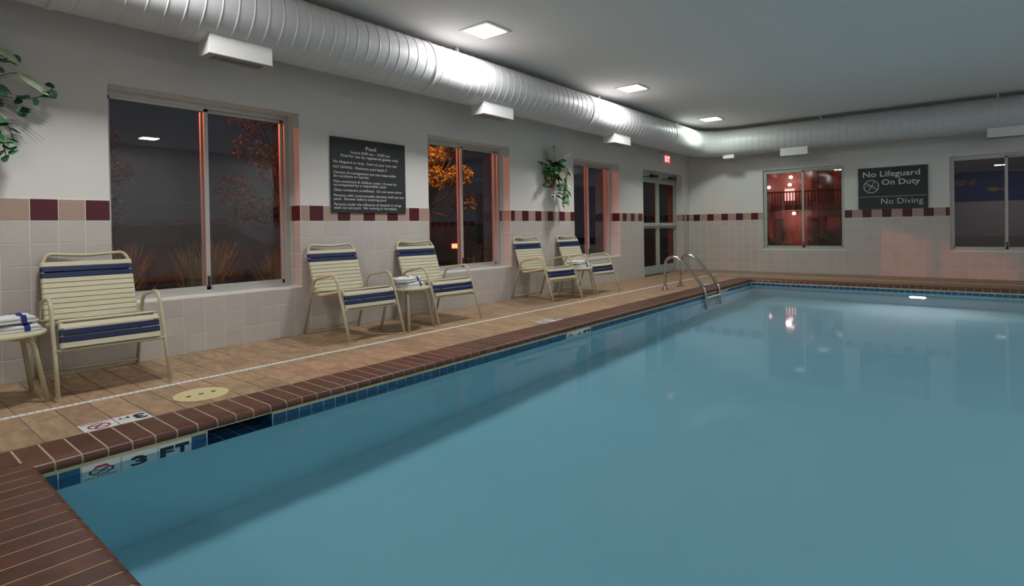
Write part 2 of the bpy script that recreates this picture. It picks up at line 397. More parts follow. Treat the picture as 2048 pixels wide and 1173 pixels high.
def slab(bm, poly, axis, base, top, ch=0.0014):
    """tile: outline poly from base to top, face edge chamfered"""
    def P(p, t): return (t, p[0], p[1]) if axis == 0 else ((p[0], t, p[1]) if axis == 1 else (p[0], p[1], t))
    mid = top - ch * (1 if top > base else -1)
    q = inset(poly, ch)
    A = [bm.verts.new(P(p, base)) for p in poly]; B = [bm.verts.new(P(p, mid)) for p in poly]; C = [bm.verts.new(P(p, top)) for p in q]
    n = len(poly)
    bm.faces.new(C)
    for i in range(n):
        k = (i + 1) % n
        bm.faces.new((A[i], A[k], B[k], B[i])); bm.faces.new((B[i], B[k], C[k], C[i]))
    return bm
_tile_cache = {}
def tile_obj(poly, axis, base, top, m, parent, name='tile', bm_join=None):
    poly = inset(poly, J)
    if bm_join is not None: slab(bm_join, poly, axis, base, top); return
    ox, oy = poly[0]
    key = (axis, round(base, 4), round(top, 4), m, tuple((round(p[0] - ox, 3), round(p[1] - oy, 3)) for p in poly))
    if key not in _tile_cache:
        me = to_mesh(slab(bmesh.new(), [(p[0] - ox, p[1] - oy) for p in poly], axis, 0, top - base), name); me.materials.append(MATS[m]); _tile_cache[key] = me
    loc = (base, ox, oy) if axis == 0 else ((ox, base, oy) if axis == 1 else (ox, oy, base))
    mk(name, _tile_cache[key], m, parent, loc)
def wainscot(joints, axis, base, top, stripe, holes, parent, single):
    """single(u) -> True when the tile is an object of its own"""
    rest = {}
    for a, b in zip(joints, joints[1:]):
        if b - a < 0.02: continue
        for r in range(8):
            c, d = ROWZ[r], ROWZ[r + 1]
            for poly in clip_rects(a, b, c, d, holes):
                us = [p[0] for p in poly]; mid = (min(us) + max(us)) / 2
                m = 'wall_tile' if r < 7 else ('stripe_maroon' if stripe(mid) else 'stripe_beige')
                if single(mid): tile_obj(poly, axis, base, top, m, parent)
                else: tile_obj(poly, axis, base, top, m, parent, bm_join=rest.setdefault(m, bmesh.new()))
    for m, bm in rest.items():
        mk('tile_field', bm, m, parent, kind='stuff')
wainscot([j for j in jl if j > RY0], 0, 0.003, 0.0068, stripe_left, hl, wall_left, lambda u: 0.4 < u < 9.13)
wainscot([j for j in jb if j < RX1], 1, L - 0.003, L - 0.0068, stripe_back, hb, wall_back, lambda u: u < 6.2)
mk('grout', wall_with_holes(0, 0.0045, 0.0, RY0, L - 0.004, 0.0, 1.236, [(a, b, c, min(d, 1.236)) for a, b, c, d in hl]), 'wall_grout', wall_left)
mk('grout', wall_with_holes(1, L - 0.0045, L, 0.004, RX1, 0.0, 1.236, [(a, b, c, min(d, 1.236)) for a, b, c, d in hb]), 'wall_grout', wall_back)
# tiles that turn into the far jambs of the openings in the left wall
for k, (hy, dep, z0) in enumerate([(WIN_L[0][1], REC, WZ[0]), (WIN_L[1][1], REC, WZ[0]), (WIN_L[2][1], REC, WZ[0]), (DOOR[1], 0.13, 0.0)]):
    mk('jamb_grout', bx(-dep, 0.004, hy - 0.003, hy, z0, 1.236), 'wall_grout', wall_left)
    for (x0, x1, mar) in ((-dep, -0.155, k % 2 == 1), (-0.155 if dep > 0.155 else -dep, 0.004, k in (0, 2))):
        if x1 - x0 < 0.02: continue
        for r in range(8):
            c, d = max(ROWZ[r], z0), ROWZ[r + 1]
            if d - c < 0.02: continue
            tile_obj([(x0, c), (x1, c), (x1, d), (x0, d)], 1, hy - 0.002, hy - 0.0052, 'wall_tile' if r < 7 else ('stripe_maroon' if mar else 'stripe_beige'), wall_left)

# ---- deck tiles (running bond) on the floor
TW, TL = 0.155, 0.31
MARK = [((1.41, 1.5575), (0.785, 0.935)), ((1.41, 1.5575), (0.937, 1.087)), ((1.41, 1.5575), (4.66, 4.81)), ((1.41, 1.5575), (4.812, 4.962)), ((1.41, 1.5575), (9.15, 9.30)), ((1.41, 1.5575), (9.302, 9.452))]
STRIP = (0.918, 0.958)
LID = (1.335, 1.415, 0.125)
singles = []; rest = bmesh.new()
n = 0
y = 0.63 - P_ * 25
while y < L - 0.01:
    y1 = min(y + P_, L)
    off = 0.0 if n % 2 == 0 else -TL / 2
    x = off
    while x < RX1:
        a, b = max(x, 0.0), min(x + TL, RX1); x += TL
        cuts = [(a, b)]
        if y >= FY0 - 0.08 and y1 <= FY1 + 0.08:
            cuts = [(a, min(b, 1.5575))] + [(max(a, FX1 + 0.005), b)]
        for a, b in cuts:
            segs = [(a, b)]
            if y > FY0 - 0.09 or True:
                s2 = []
                for p, q in segs:                      # leave room for the drain strip and the marker tiles
                    if y1 < L - 0.93: holes1 = [STRIP]
                    else: holes1 = []
                    for m_ in MARK:
                        if y < m_[1][1] - 0.02 and y1 > m_[1][0] + 0.02: holes1 = holes1 + [(m_[0][0] - 0.002, 1.6)]
                    cur = [(p, q)]
                    for h in holes1:
                        nx = []
                        for u, v in cur:
                            if v <= h[0] or u >= h[1]: nx.append((u, v)); continue
                            if u < h[0]: nx.append((u, h[0]))
                            if v > h[1]: nx.append((h[1], v))
                        cur = nx
                    s2 += cur
                segs = s2
            for p, q in segs:
                if q - p < 0.012: continue
                poly = [(p, y), (q, y), (q, y1), (p, y1)]
                if q <= 1.56 and 0.30 < y < 7.6: singles.append((y, poly))
                else: slab(rest, inset(poly, 0.003), 2, -0.006, 0.0)
    y += P_; n += 1
singles.sort(key=lambda t: t[0])
for k, (yy, poly) in enumerate(singles):
    if k < 298:
        q = inset(poly, 0.0025); ox, oy = q[0]
        key = ('deck', tuple((round(p[0] - ox, 3), round(p[1] - oy, 3)) for p in q))
        if key not in _tile_cache:
            me = to_mesh(slab(bmesh.new(), [(p[0] - ox, p[1] - oy) for p in q], 2, 0, 0.006), 'tile'); me.materials.append(MATS['deck_tile']); _tile_cache[key] = me
        mk('tile', _tile_cache[key], 'deck_tile', floor, (ox, oy, -0.006))
    else: slab(rest, inset(poly, 0.003), 2, -0.006, 0.0)
mk('tile_field', rest, 'deck_tile', floor, kind='stuff')

# white slotted drain strip along the deck and across the far end
YC = L - 0.945
bm = bmesh.new(); box(bm, STRIP[0], STRIP[1], RY0, YC + 0.02, -0.006, 0.0015); box(bm, STRIP[1], RX1, YC - 0.02, YC + 0.02, -0.006, 0.0015)
drain = mk('deck_drain', bm, 'strip_white', label='narrow white slotted drain strip running along the tan deck', cat='drain')
bm = bmesh.new(); y = -1.0
while y < 8:
    box(bm, 0.933, 0.943, y, y + 0.007, 0.001, 0.0021); y += 0.034
mk('drain_slot', bm, 'slot_dark', drain, kind='stuff')

# ---- pool basin
bm = bmesh.new()
DN, DF = -1.02, -1.60
quad(bm, (PX0, PY0, DN), (PX1, PY0, DN), (PX1, PY1, DF), (PX0, PY1, DF))
quad(bm, (PX0, PY0, DN), (PX1, PY0, DN), (PX1, PY0, -0.05), (PX0, PY0, -0.05))
quad(bm, (PX0, PY1, DF), (PX1, PY1, DF), (PX1, PY1, -0.05), (PX0, PY1, -0.05))
quad(bm, (PX1, PY0, DN), (PX1, PY1, DF), (PX1, PY1, -0.05), (PX1, PY0, -0.05))
SK = (1.232, 1.582)
quad(bm, (PX0, PY0, DN), (PX0, PY1, DF), (PX0, PY1, -0.211), (PX0, PY0, -0.211))
quad(bm, (PX0, PY0, -0.211), (PX0, SK[0], -0.211), (PX0, SK[0], -0.05), (PX0, PY0, -0.05))
quad(bm, (PX0, SK[1], -0.211), (PX0, PY1, -0.211), (PX0, PY1, -0.05), (PX0, SK[1], -0.05))
basin = mk('pool_basin', to_mesh(bm, 'pool_basin', recalc=False), 'pool_plaster', kind='structure', label='sunken rectangular pool basin with pale turquoise plaster', cat='pool')
# cream mortar line under the coping
bm = bmesh.new()
box(bm, 1.60, PX0 + 0.004, 0.545, SK[0], -0.056, -0.040); box(bm, 1.60, PX0 + 0.004, SK[0], SK[1], -0.049, -0.040); box(bm, 1.60, PX0 + 0.004, SK[1], PY1, -0.056, -0.040)
box(bm, 1.60, 7.8, PY1 - 0.004, 10.79, -0.056, -0.040); box(bm, 1.60, 7.8, 0.26, PY0 + 0.003, -0.056, -0.040); box(bm, PX1 - 0.004, 7.85, 0.57, 10.5, -0.056, -0.040)
mk('mortar_bed', bm, 'cream_mortar', basin)
# waterline tiles, with the white depth markers between them
BT, BB, BP = -0.0565, -0.211, 0.0808
BMID = (BT + BB) / 2
bm = bmesh.new()
box(bm, PX0 - 0.01, PX0 + 0.002, PY0, SK[0], BB - 0.01, -0.05); box(bm, PX0 - 0.01, PX0 + 0.002, SK[1], PY1, BB - 0.01, -0.05); box(bm, PX0, PX1, PY1 - 0.002, PY1 + 0.01, BB - 0.01, -0.05)
mk('band_grout', bm, 'pool_grout', basin)
WMARK = [(0.695, 1.153), (4.557, 5.022), (8.80, 9.26)]
far_low = bmesh.new()
def band(u, axis, width=BP):
    for row, (c, d) in enumerate(((BMID, BT), (BB, BMID))):
        q = inset([(u, c), (u + width, c), (u + width, d), (u, d)], 0.0028); ox, oy = q[0]
        t = 0.006 if axis == 0 else -0.006
        if axis == 1 and row == 1: slab(far_low, q, 1, PY1, PY1 + t, 0.0012); continue
        key = ('band', axis, round(width, 3))
        if key not in _tile_cache:
            me = to_mesh(slab(bmesh.new(), [(p[0] - ox, p[1] - oy) for p in q], axis, 0, t, 0.0012), 'tile'); me.materials.append(MATS['blue_tile']); _tile_cache[key] = me
        mk('tile', _tile_cache[key], 'blue_tile', basin, (PX0, ox, oy) if axis == 0 else (ox, PY1, oy))
y = 1.585
while y < PY1 - BP:
    nxt = [m for m in WMARK if m[0] - BP * 0.6 < y < m[1] - 0.02]
    if nxt: y = nxt[0][1] + 0.002; continue
    band(y, 0); y += BP
band(1.153, 0, SK[0] - 1.153 - 0.004)
for k in (1, 2): band(0.695 - BP * k, 0)
x = PX0 + 0.008
while x < 6.4: band(x, 1); x += BP
mk('tile_row', far_low, 'blue_tile', basin, kind='stuff')
# skimmer mouth: tiled recess in the left pool wall
bm = bmesh.new(); SX = 1.545
SB = (SX, -0.225); SF = (PX0, -0.211)
quad(bm, (SB[0], SK[0], SB[1]), (SB[0], SK[1], SB[1]), (SF[0], SK[1], SF[1]), (SF[0], SK[0], SF[1]))
for yy in SK: quad(bm, (SX, yy, -0.23), (PX0, yy, -0.23), (PX0, yy, -0.045), (SX, yy, -0.045))
quad(bm, (SX, SK[0], -0.23), (SX, SK[1], -0.23), (SX, SK[1], -0.045), (SX, SK[0], -0.045))
skm = mk('skimmer_recess', to_mesh(bm, 'skimmer_recess', recalc=False), 'pool_grout', basin)
sl = (SF[1] - SB[1]) / (SF[0] - SB[0])
for i in range(4):
    a, b = PX0 - 0.0005 - (i + 1) * 0.0808 + 0.003, PX0 - 0.0005 - i * 0.0808 - 0.003
    for j in range(4):
        c, d = SK[0] + 0.004 + j * 0.0865, SK[0] + 0.004 + j * 0.0865 + 0.081
        bm = bmesh.new(); v = [bm.verts.new((p, q, SB[1] + sl * (p - SX) + h)) for h in (0.0005, 0.004) for p, q in ((a, c), (b, c), (b, d), (a, d))]
        for f in ((4, 5, 6, 7), (0, 1, 5, 4), (1, 2, 6, 5), (2, 3, 7, 6), (3, 0, 4, 7)): bm.faces.new([v[k] for k in f])
        mk('tile', bm, 'blue_tile', skm)
    for yy, y0_, y1_ in ((1, SK[1] - 0.004, SK[1] - 0.0005), (0, SK[0] + 0.0005, SK[0] + 0.004)):
        mk('tile', bx(a, b, y0_, y1_, BMID + 0.003, BT), 'blue_tile', skm)
        mk('tile', bx(a, b, y0_, y1_, BB + 0.003, BMID - 0.003), 'blue_tile', skm)

# ---- bullnose brick coping
coping = mk('trim_1', None, None, kind='structure', label='brown bullnose brick coping around the pool', cat='coping')
def nose(w, depth, t=0.044):
    pts = [(0, -t), (depth - 0.018, -t)] + [(depth - 0.018 + 0.018 * math.sin(a), -t + 0.014 - 0.014 * math.cos(a)) for a in (0.5, 1.0, 1.57)] + [(depth - 0.024 + 0.024 * math.cos(a), -0.024 + 0.024 * math.sin(a)) for a in (0.2, 0.6, 1.0, 1.35)] + [(depth - 0.03, 0.0), (0.003, 0.0), (0, -0.003)]
    bm = bmesh.new(); prism(bm, pts, 1, 0, w)
    bm.normal_update()
    for f in bm.faces: f.smooth = abs(f.normal.y) < 0.1
    for e in bm.edges:
        if any(abs(f.normal.y) > 0.9 for f in e.link_faces): e.smooth = False
    me = to_mesh(bm, 'brick')
    me.materials.append(MATS['brick']); return me
CP = 0.0965; JW = 0.0085
br = nose(CP - JW, 0.322)
br_short = bx(0, 0.222, 0, CP - JW, -0.044, 0.0, 0.003); br_short = to_mesh(br_short, 'brick'); br_short.materials.append(MATS['brick'])
y = 0.508 + JW / 2
while y < 10.46:
    mk('brick', br, 'brick', coping, (1.563, y, random.uniform(0, 0.0008))); y += CP
y = 0.508 + JW / 2 - CP
while y > -0.3:
    mk('brick', br_short, 'brick', coping, (1.563, y, random.uniform(0, 0.0008))); y -= CP
x = 1.79 + JW / 2
while x < 7.5:
    mk('brick', br, 'brick', coping, (x + CP - JW, 0.223, random.uniform(0, 0.0008)), (0, 0, math.pi / 2)); x += CP
x = 1.59
while x < 7.4:
    mk('brick', br, 'brick', coping, (x, 10.825, random.uniform(0, 0.0008)), (0, 0, -math.pi / 2)); x += CP
bm = bmesh.new(); yb = 0.6
while yb < 10.4: prism(bm, [(7.88, -0.044), (7.585, -0.044), (7.562, -0.03), (7.562, -0.02), (7.58, 0), (7.88, 0)], 1, yb, yb + CP - JW); yb += CP
mk('brick_row', bm, 'brick', coping, kind='stuff')
# mortar between the bricks, just below their faces
def nose2(w, depth):
    t = 0.043
    return [(0, -t), (depth - 0.02, -t)] + [(depth - 0.02 + 0.0165 * math.sin(a), -t + 0.014 - 0.014 * math.cos(a)) for a in (0.5, 1.0, 1.57)] + [(depth - 0.026 + 0.0225 * math.cos(a), -0.0240 + 0.0228 * math.sin(a)) for a in (0.2, 0.6, 1.0, 1.35)] + [(depth - 0.03, -0.0008), (0, -0.0008)]
bm = bmesh.new()
prism(bm, [(1.563 + p[0], p[1]) for p in nose2(0, 0.322)], 1, 0.50, 10.47)
box(bm, 1.56, 1.79, -0.3, 0.50, -0.044, -0.0008)
mk('mortar', to_mesh(bm, 'mortar'), 'mortar', coping)
bm = bmesh.new(); prism(bm, [(0.223 + p[0], p[1]) for p in nose2(0, 0.322)], 0, 1.785, 7.5)
mk('mortar', to_mesh(bm, 'mortar'), 'mortar', coping)
bm = bmesh.new(); prism(bm, [(10.825 - p[0], p[1]) for p in nose2(0, 0.322)], 0, 1.58, 7.4)
mk('mortar', to_mesh(bm, 'mortar'), 'mortar', coping)
bm = bmesh.new(); box(bm, 7.57, 7.88, 0.5, 10.5, -0.044, -0.003)
mk('mortar', to_mesh(bm, 'mortar'), 'mortar', coping)

# ---- water
bm = bmesh.new(); quad(bm, (SX, PY0, WATER), (PX1, PY0, WATER), (PX1, PY1, WATER), (SX, PY1, WATER))
water = mk('water', to_mesh(bm, 'water', smooth=True, recalc=False), 'water', kind='stuff', label='still turquoise water filling the pool', cat='water')

# ---- depth markers
def octagon_sign(parent, c, right, up, r, m_ring='ink_red'):
    """ring with a slash and a diver figure, built as flat printed shapes"""
    R = Vector(right); U = Vector(up); N = R.cross(U); C0 = Vector(c)
    bm = bmesh.new()
    o = [(r * math.cos(a), r * math.sin(a)) for a in [math.pi / 8 + k * math.pi / 4 for k in range(8)]]; i_ = [(p[0] * 0.78, p[1] * 0.78) for p in o]
    P = lambda p, h=0.0: C0 + R * p[0] + U * p[1] + N * h
    for k in range(8):
        j = (k + 1) % 8; quad(bm, P(o[k]), P(o[j]), P(i_[j]), P(i_[k]))
    mk('symbol_ring', to_mesh(bm, 'ring', recalc=False), m_ring, parent)
    bm = bmesh.new(); s = r * 0.09
    for (x0, y0), (x1, y1), s in (((-0.6, 0.55), (0.62, -0.52), 0.1), ):
        d = Vector((x1 - x0, y1 - y0)).normalized(); n_ = Vector((-d.y, d.x)) * s / 2
        quad(bm, *[P((r * (a + n_.x * k), r * (b + n_.y * k)), 0.0003) for a, b, k in ((x0, y0, -1), (x1, y1, -1), (x1, y1, 1), (x0, y0, 1))])
    mk('symbol_slash', to_mesh(bm, 'slash', recalc=False), m_ring, parent)
    bm = bmesh.new()
    for (x0, y0), (x1, y1), s in (((-0.35, -0.55), (0.25, 0.35), 0.12), ((-0.05, 0.02), (0.45, 0.1), 0.09), ((-0.62, -0.28), (0.62, -0.28), 0.05), ((0.25, 0.35), (0.42, 0.5), 0.2)):
        d = Vector((x1 - x0, y1 - y0)).normalized(); n_ = Vector((-d.y, d.x)) * s / 2
        quad(bm, *[P((r * (a + n_.x * k), r * (b + n_.y * k)), 0.0006) for a, b, k in ((x0, y0, -1), (x1, y1, -1), (x1, y1, 1), (x0, y0, 1))])
    mk('symbol_figure', to_mesh(bm, 'figure', recalc=False), 'ink_navy', parent)
def water_marker(y0, width, kind, digit):
    h0, h1 = BB, BT
    t = mk('depth_marker_tile', slab(bmesh.new(), inset([(y0, h0), (y0 + width, h0), (y0 + width, h1), (y0, h1)], 0.0025), 0, PX0, PX0 + 0.006, 0.001), 'white_tile', basin)
    X = PX0 + 0.0066; r, u = (0, 1, 0), (0, 0, 1)
    if kind == 'sym':
        octagon_sign(t, (X, y0 + width / 2, h0 + 0.092), r, u, 0.052)
        text_on('NO DIVING', 'ink_navy', t, (X, y0 + width * 0.08, h0 + 0.014), r, u, width * 0.84, 0.020, 0.012)
    elif kind == 'num': text_on(digit, 'ink_navy', t, (X, y0 + width * 0.25, h0 + 0.030), r, u, width * 0.46, 0.100, 0.045)
    else:
        for ch, o_, w_ in (('F', 0.06, 0.40), ('T', 0.50, 0.43)): text_on(ch, 'ink_navy', t, (X, y0 + width * o_, h0 + 0.028), r, u, width * w_, 0.105, 0.05, 'letter')
for (a, b), dg in zip(WMARK, '345'):
    w = (b - a) / 3
    for k, kd in enumerate(('sym', 'num', 'ft')): water_marker(a + k * w, w, kd, dg)
for k, (mx, my) in enumerate(MARK):
    w = my[1] - my[0]
    t = mk('depth_marker_tile', slab(bmesh.new(), inset([(mx[0], my[0]), (mx[1], my[0]), (mx[1], my[1]), (mx[0], my[1])], 0.0015), 2, -0.005, 0.001, 0.001), 'white_tile', floor)
    r, u = (0, -1, 0), (1, 0, 0)          # read from the deck, facing the pool
    cx, cy = (mx[0] + mx[1]) / 2, (my[0] + my[1]) / 2
    if k % 2 == 0:
        octagon_sign(t, (cx + 0.012, cy, 0.0018), r, u, 0.052)
        text_on('NO DIVING', 'ink_navy', t, (mx[0] + 0.010, my[1] - 0.012, 0.0018), r, u, w - 0.024, 0.014, 0.008)
    else:
        dg = '345'[k // 2]
        text_on(dg, 'ink_navy', t, (mx[0] + 0.030, my[1] - 0.012, 0.0018), r, u, 0.058, 0.088, 0.05)
        for ch, o_, w_ in (('F', 0.084, 0.022), ('T', 0.111, 0.024)): text_on(ch, 'ink_navy', t, (mx[0] + 0.030, my[1] - o_, 0.0018), r, u, w_, 0.032, 0.03, 'letter')
# ------------------------------------------------------------------ windows
def window(n, axis, a, b, z0, z1, rec, label, m='alu', sash_left_front=True):
    """horizontal sliding window; u runs along the wall, d is depth behind the wall face (0 = wall face)"""
    s = -1 if axis == 0 else 1
    base = 0.0 if axis == 0 else L
    def B(bm, u0, u1, d0, d1, zz0, zz1):
        t0, t1 = sorted((base + s * d0, base + s * d1))
        if axis == 0: box(bm, t0, t1, u0, u1, zz0, zz1)
        else: box(bm, u0, u1, t0, t1, zz0, zz1)
        return bm
    w = 0.045; mid = (a + b) / 2; f0, f1 = rec, rec + 0.09
    bm = bmesh.new()
    B(bm, a, a + w, f0, f1, z0, z1); B(bm, b - w, b, f0, f1, z0, z1); B(bm, a + w, b - w, f0, f1, z1 - w, z1); B(bm, a + w, b - w, f0, f1, z0, z0 + w * 0.8)
    root = mk(f'window_{n}', bm, m, kind='structure', label=label, cat='window')
    zz0, zz1 = z0 + w * 0.8, z1 - w
    # sliding sash (room side) and fixed sash behind it
    for k, (u0, u1, d0) in enumerate(((a + w, mid + 0.022, f0 + 0.008), (mid - 0.022, b - w, f0 + 0.048))):
        sw = 0.034; bm = bmesh.new(); d1 = d0 + 0.03
        B(bm, u0, u0 + sw * (0.5 if k == 0 else 1), d0, d1, zz0, zz1); B(bm, u1 - sw * (1 if k == 0 else 0.5), u1, d0, d1, zz0, zz1)
        B(bm, u0, u1, d0, d1, zz1 - sw * 0.7, zz1); B(bm, u0, u1, d0, d1, zz0, zz0 + sw)
        sash = mk('sash', bm, m, root)
        mk('pane', B(bmesh.new(), u0 + 0.01, u1 - 0.01, d0 + 0.013, d0 + 0.017, zz0 + 0.01, zz1 - 0.01), 'glass', sash)
        if k == 0:
            mk('latch', B(bmesh.new(), u1 - 0.026, u1 - 0.008, d0 - 0.012, d0, zz0 + 0.02, zz0 + 0.12), 'black_plastic', sash)
    bm = B(bmesh.new(), a, b, 0.0, f0, z0, z0 + 0.006)
    mk('sill', bm, 'duct_box', root)
    return root
WL = ['sliding window beside the pool rules sign, shrubs and a dark car outside', 'sliding window with the orange-lit tree outside', 'sliding window between the hanging plant and the exit door']
for k, (a, b) in enumerate(WIN_L): window(k + 1, 0, a, b, WZ[0], WZ[1], REC, WL[k])
window(4, 1, *WIN_B[0], *WZB, 0.05, 'sliding window showing the red-lit building outside', 'alu_green')
window(5, 1, *WIN_B[1], *WZB, 0.05, 'dark sliding window on the other side of the No Lifeguard sign', 'alu')

# ------------------------------------------------------------------ double exit door
d0, d1 = -0.20, -0.13
bm = bmesh.new(); ya, yb, zt = DOOR
box(bm, d0, d1, ya, ya + 0.05, 0, zt); box(bm, d0, d1, yb - 0.05, yb, 0, zt); box(bm, d0, d1, ya, yb, zt - 0.15, zt)
box(bm, d0, d1 + 0.02, ya, yb, 0.0, 0.012)
door = mk('door_1', bm, 'alu_green', kind='structure', label='double glass exit door with aluminium stiles', cat='door')
mid = (ya + yb) / 2
for (u0, u1) in ((ya + 0.055, mid - 0.003), (mid + 0.003, yb - 0.055)):
    bm = bmesh.new(); X0, X1 = -0.185, -0.140; zz = zt - 0.155; sw = 0.075
    box(bm, X0, X1, u0, u0 + sw, 0.015, zz); box(bm, X0, X1, u1 - sw, u1, 0.015, zz); box(bm, X0, X1, u0 + sw, u1 - sw, zz - 0.07, zz); box(bm, X0, X1, u0 + sw, u1 - sw, 0.015, 0.17); box(bm, X0, X1, u0 + sw, u1 - sw, 0.94, 1.04)
    leaf = mk('door_leaf', bm, 'alu_green', door)
    for p, q in ((0.17, 0.94), (1.04, zz - 0.07)): mk('pane', bx(-0.165, -0.160, u0 + sw, u1 - sw, p, q), 'glass_tinted', leaf)
    bm = bmesh.new(); box(bm, -0.140, -0.075, u0 + 0.03, u1 - 0.03, 0.985, 1.055, 0.006)
    mk('panic_bar', bm, 'alu_green', leaf)
    bm = bmesh.new(); box(bm, -0.13, -0.07, u1 - 0.36, u1 - 0.08, zt - 0.12, zt - 0.06, 0.008)
    cl = mk('door_closer', bm, 'black_plastic', leaf)
    mk('closer_arm', tb(rounded([(-0.10, u1 - 0.30, zt - 0.125), (-0.02, u1 - 0.55, zt - 0.13), (-0.12, u1 - 0.72, zt - 0.12)], 0.02), 0.008, 6), 'black_plastic', cl)

# exit sign above the door
ex = mk('exit_sign', bx(0.0, 0.095, 10.84, 11.15, 2.275, 2.455, 0.006), 'duct_box', label='small lit red exit sign above the glass double door', cat='exit sign')
mk('lit_face', bx(0.0945, 0.0975, 10.865, 11.125, 2.293, 2.437), 'exit_face', ex)
text_on('EXIT', 'exit_letters', ex, (0.0982, 10.880, 2.310), (0, 1, 0), (0, 0, 1), 0.232, 0.112, 0.02)

# ------------------------------------------------------------------ spiral air duct with register boxes
DD, DZ, DR = 0.521, 2.676, 0.267
PITCH = 0.115; ER = 0.62
def duct_frame(s):
    """point and side vector on the duct centre line by arc length (s = 0 at y = -3.1)"""
    y_end = L - DD - ER; s1 = y_end + 3.1; arc = ER * math.pi / 2
    if s <= s1: return Vector((DD, -3.1 + s, DZ)), Vector((1, 0, 0))
    if s <= s1 + arc:
        a = (s - s1) / ER
        return Vector((DD + ER - ER * math.cos(a), y_end + ER * math.sin(a), DZ)), Vector((math.cos(a), -math.sin(a), 0))
    return Vector((DD + ER + s - s1 - arc, L - DD, DZ)), Vector((0, -1, 0))
prof = [(0.0, 0.0), (0.03, 0.0), (0.88, 0.0), (0.91, 0.0), (0.93, 0.004), (0.97, 0.004)]
turns = int((3.1 + L - DD - ER + ER * math.pi / 2 + 8.0) / PITCH)
SEG = 40; bm = bmesh.new(); rows = []
for i in range(turns):
    for f, h in prof:
        row = []
        for j in range(SEG):
            s = (i + f + j / SEG) * PITCH; c, sd = duct_frame(s); th = 2 * math.pi * j / SEG
            row.append(bm.verts.new(c + sd * ((DR + h) * math.cos(th)) + Vector((0, 0, (DR + h) * math.sin(th)))))
        rows.append(row)
K = len(prof)
for r in range(len(rows) - 1):
    for j in range(SEG):
        if j < SEG - 1: q = (rows[r][j], rows[r][j + 1], rows[r + 1][j + 1], rows[r + 1][j])
        else:
            if r + 1 + K >= len(rows): continue
            q = (rows[r][j], rows[r + K][0], rows[r + K + 1][0], rows[r + 1][j])
        bm.faces.new(q)
me = to_mesh(bm, 'air_duct', smooth=True)
duct = mk('air_duct', me, 'duct', label='large white spiral air duct hung below the ceiling, turning the corner', cat='duct')
for y in (0.9, 3.93, 6.98, 9.9):
    bm = bmesh.new(); c = Vector((DD, y, DZ))
    rings = [[bm.verts.new((DD + (DR + h) * math.cos(t), y + o, DZ + (DR + h) * math.sin(t))) for t in [2 * math.pi * k / 40 for k in range(40)]] for o, h in ((-0.022, 0.002), (-0.020, 0.007), (0.020, 0.007), (0.022, 0.002))]
    for p, q in zip(rings, rings[1:]):
        for k in range(40): bm.faces.new((p[k], p[(k + 1) % 40], q[(k + 1) % 40], q[k]))
    mk('coupling', to_mesh(bm, 'coupling', smooth=True), 'duct', duct)
    mk('hanger', bx(DD + 0.02, DD + 0.05, y + 0.5, y + 0.53, DZ + DR - 0.005, CEIL), 'duct_box', duct)
for x in (2.76, 5.26):
    mk('hanger', bx(x, x + 0.03, L - DD - 0.05, L - DD - 0.02, DZ + DR - 0.005, CEIL), 'duct_box', duct)
def register(x0, x1, y0, y1, along, zb=2.305, zt=2.50):
    bm = bmesh.new(); t = 0.03
    quad(bm, (x0, y0, zb), (x0, y1, zb), (x0, y1, zt), (x0, y0, zt)); quad(bm, (x1, y0, zb), (x1, y1, zb), (x1, y1, zt), (x1, y0, zt))
    quad(bm, (x0, y0, zb), (x1, y0, zb), (x1, y0, zt), (x0, y0, zt)); quad(bm, (x0, y1, zb), (x1, y1, zb), (x1, y1, zt), (x0, y1, zt))
    r = mk('register_box', to_mesh(bm, 'register_box'), 'duct_box', duct)
    bm = bmesh.new(); ex_ = 0.006
    a0, a1, b0, b1 = x0 - ex_, x1 + ex_, y0 - ex_, y1 + ex_; i0, i1, k0, k1 = x0 + 0.045, x1 - 0.045, y0 + 0.045, y1 - 0.045
    for p in ((a0, a1, b0, k0), (a0, a1, k1, b1), (a0, i0, k0, k1), (i1, a1, k0, k1)): box(bm, p[0], p[1], p[2], p[3], zb - 0.006, zb)
    mk('grille_frame', bm, 'alu', r)
    mk('grille_back', bx(i0, i1, k0, k1, zb + 0.03, zb + 0.034), 'slot_dark', r)
    n = 17
    sm = None
    for i in range(n):
        if along == 'y':
            c = k0 + (k1 - k0) * (i + 0.5) / n
            if sm is None: sm = to_mesh(bx(i0, i1, -0.0045, 0.0045, -0.004, 0.018), 'slat')
            mk('slat', sm, 'alu', r, (0, c, zb), (0, 0, 0))
        else:
            c = i0 + (i1 - i0) * (i + 0.5) / n
            if sm is None: sm = to_mesh(bx(-0.0045, 0.0045, k0, k1, -0.004, 0.018), 'slat')
            mk('slat', sm, 'alu', r, (c, 0, zb))
for y in (1.785, 4.755, 7.765): register(0.465, 0.662, y, y + (0.475 if y < 2 else 0.535), 'y')
for x in (2.09, 5.14): register(x, x + 0.475, L - 0.66, L - 0.465, 'x')
register(0.98, 1.20, L - 0.62, L - 0.47, 'x', 2.36, 2.46)

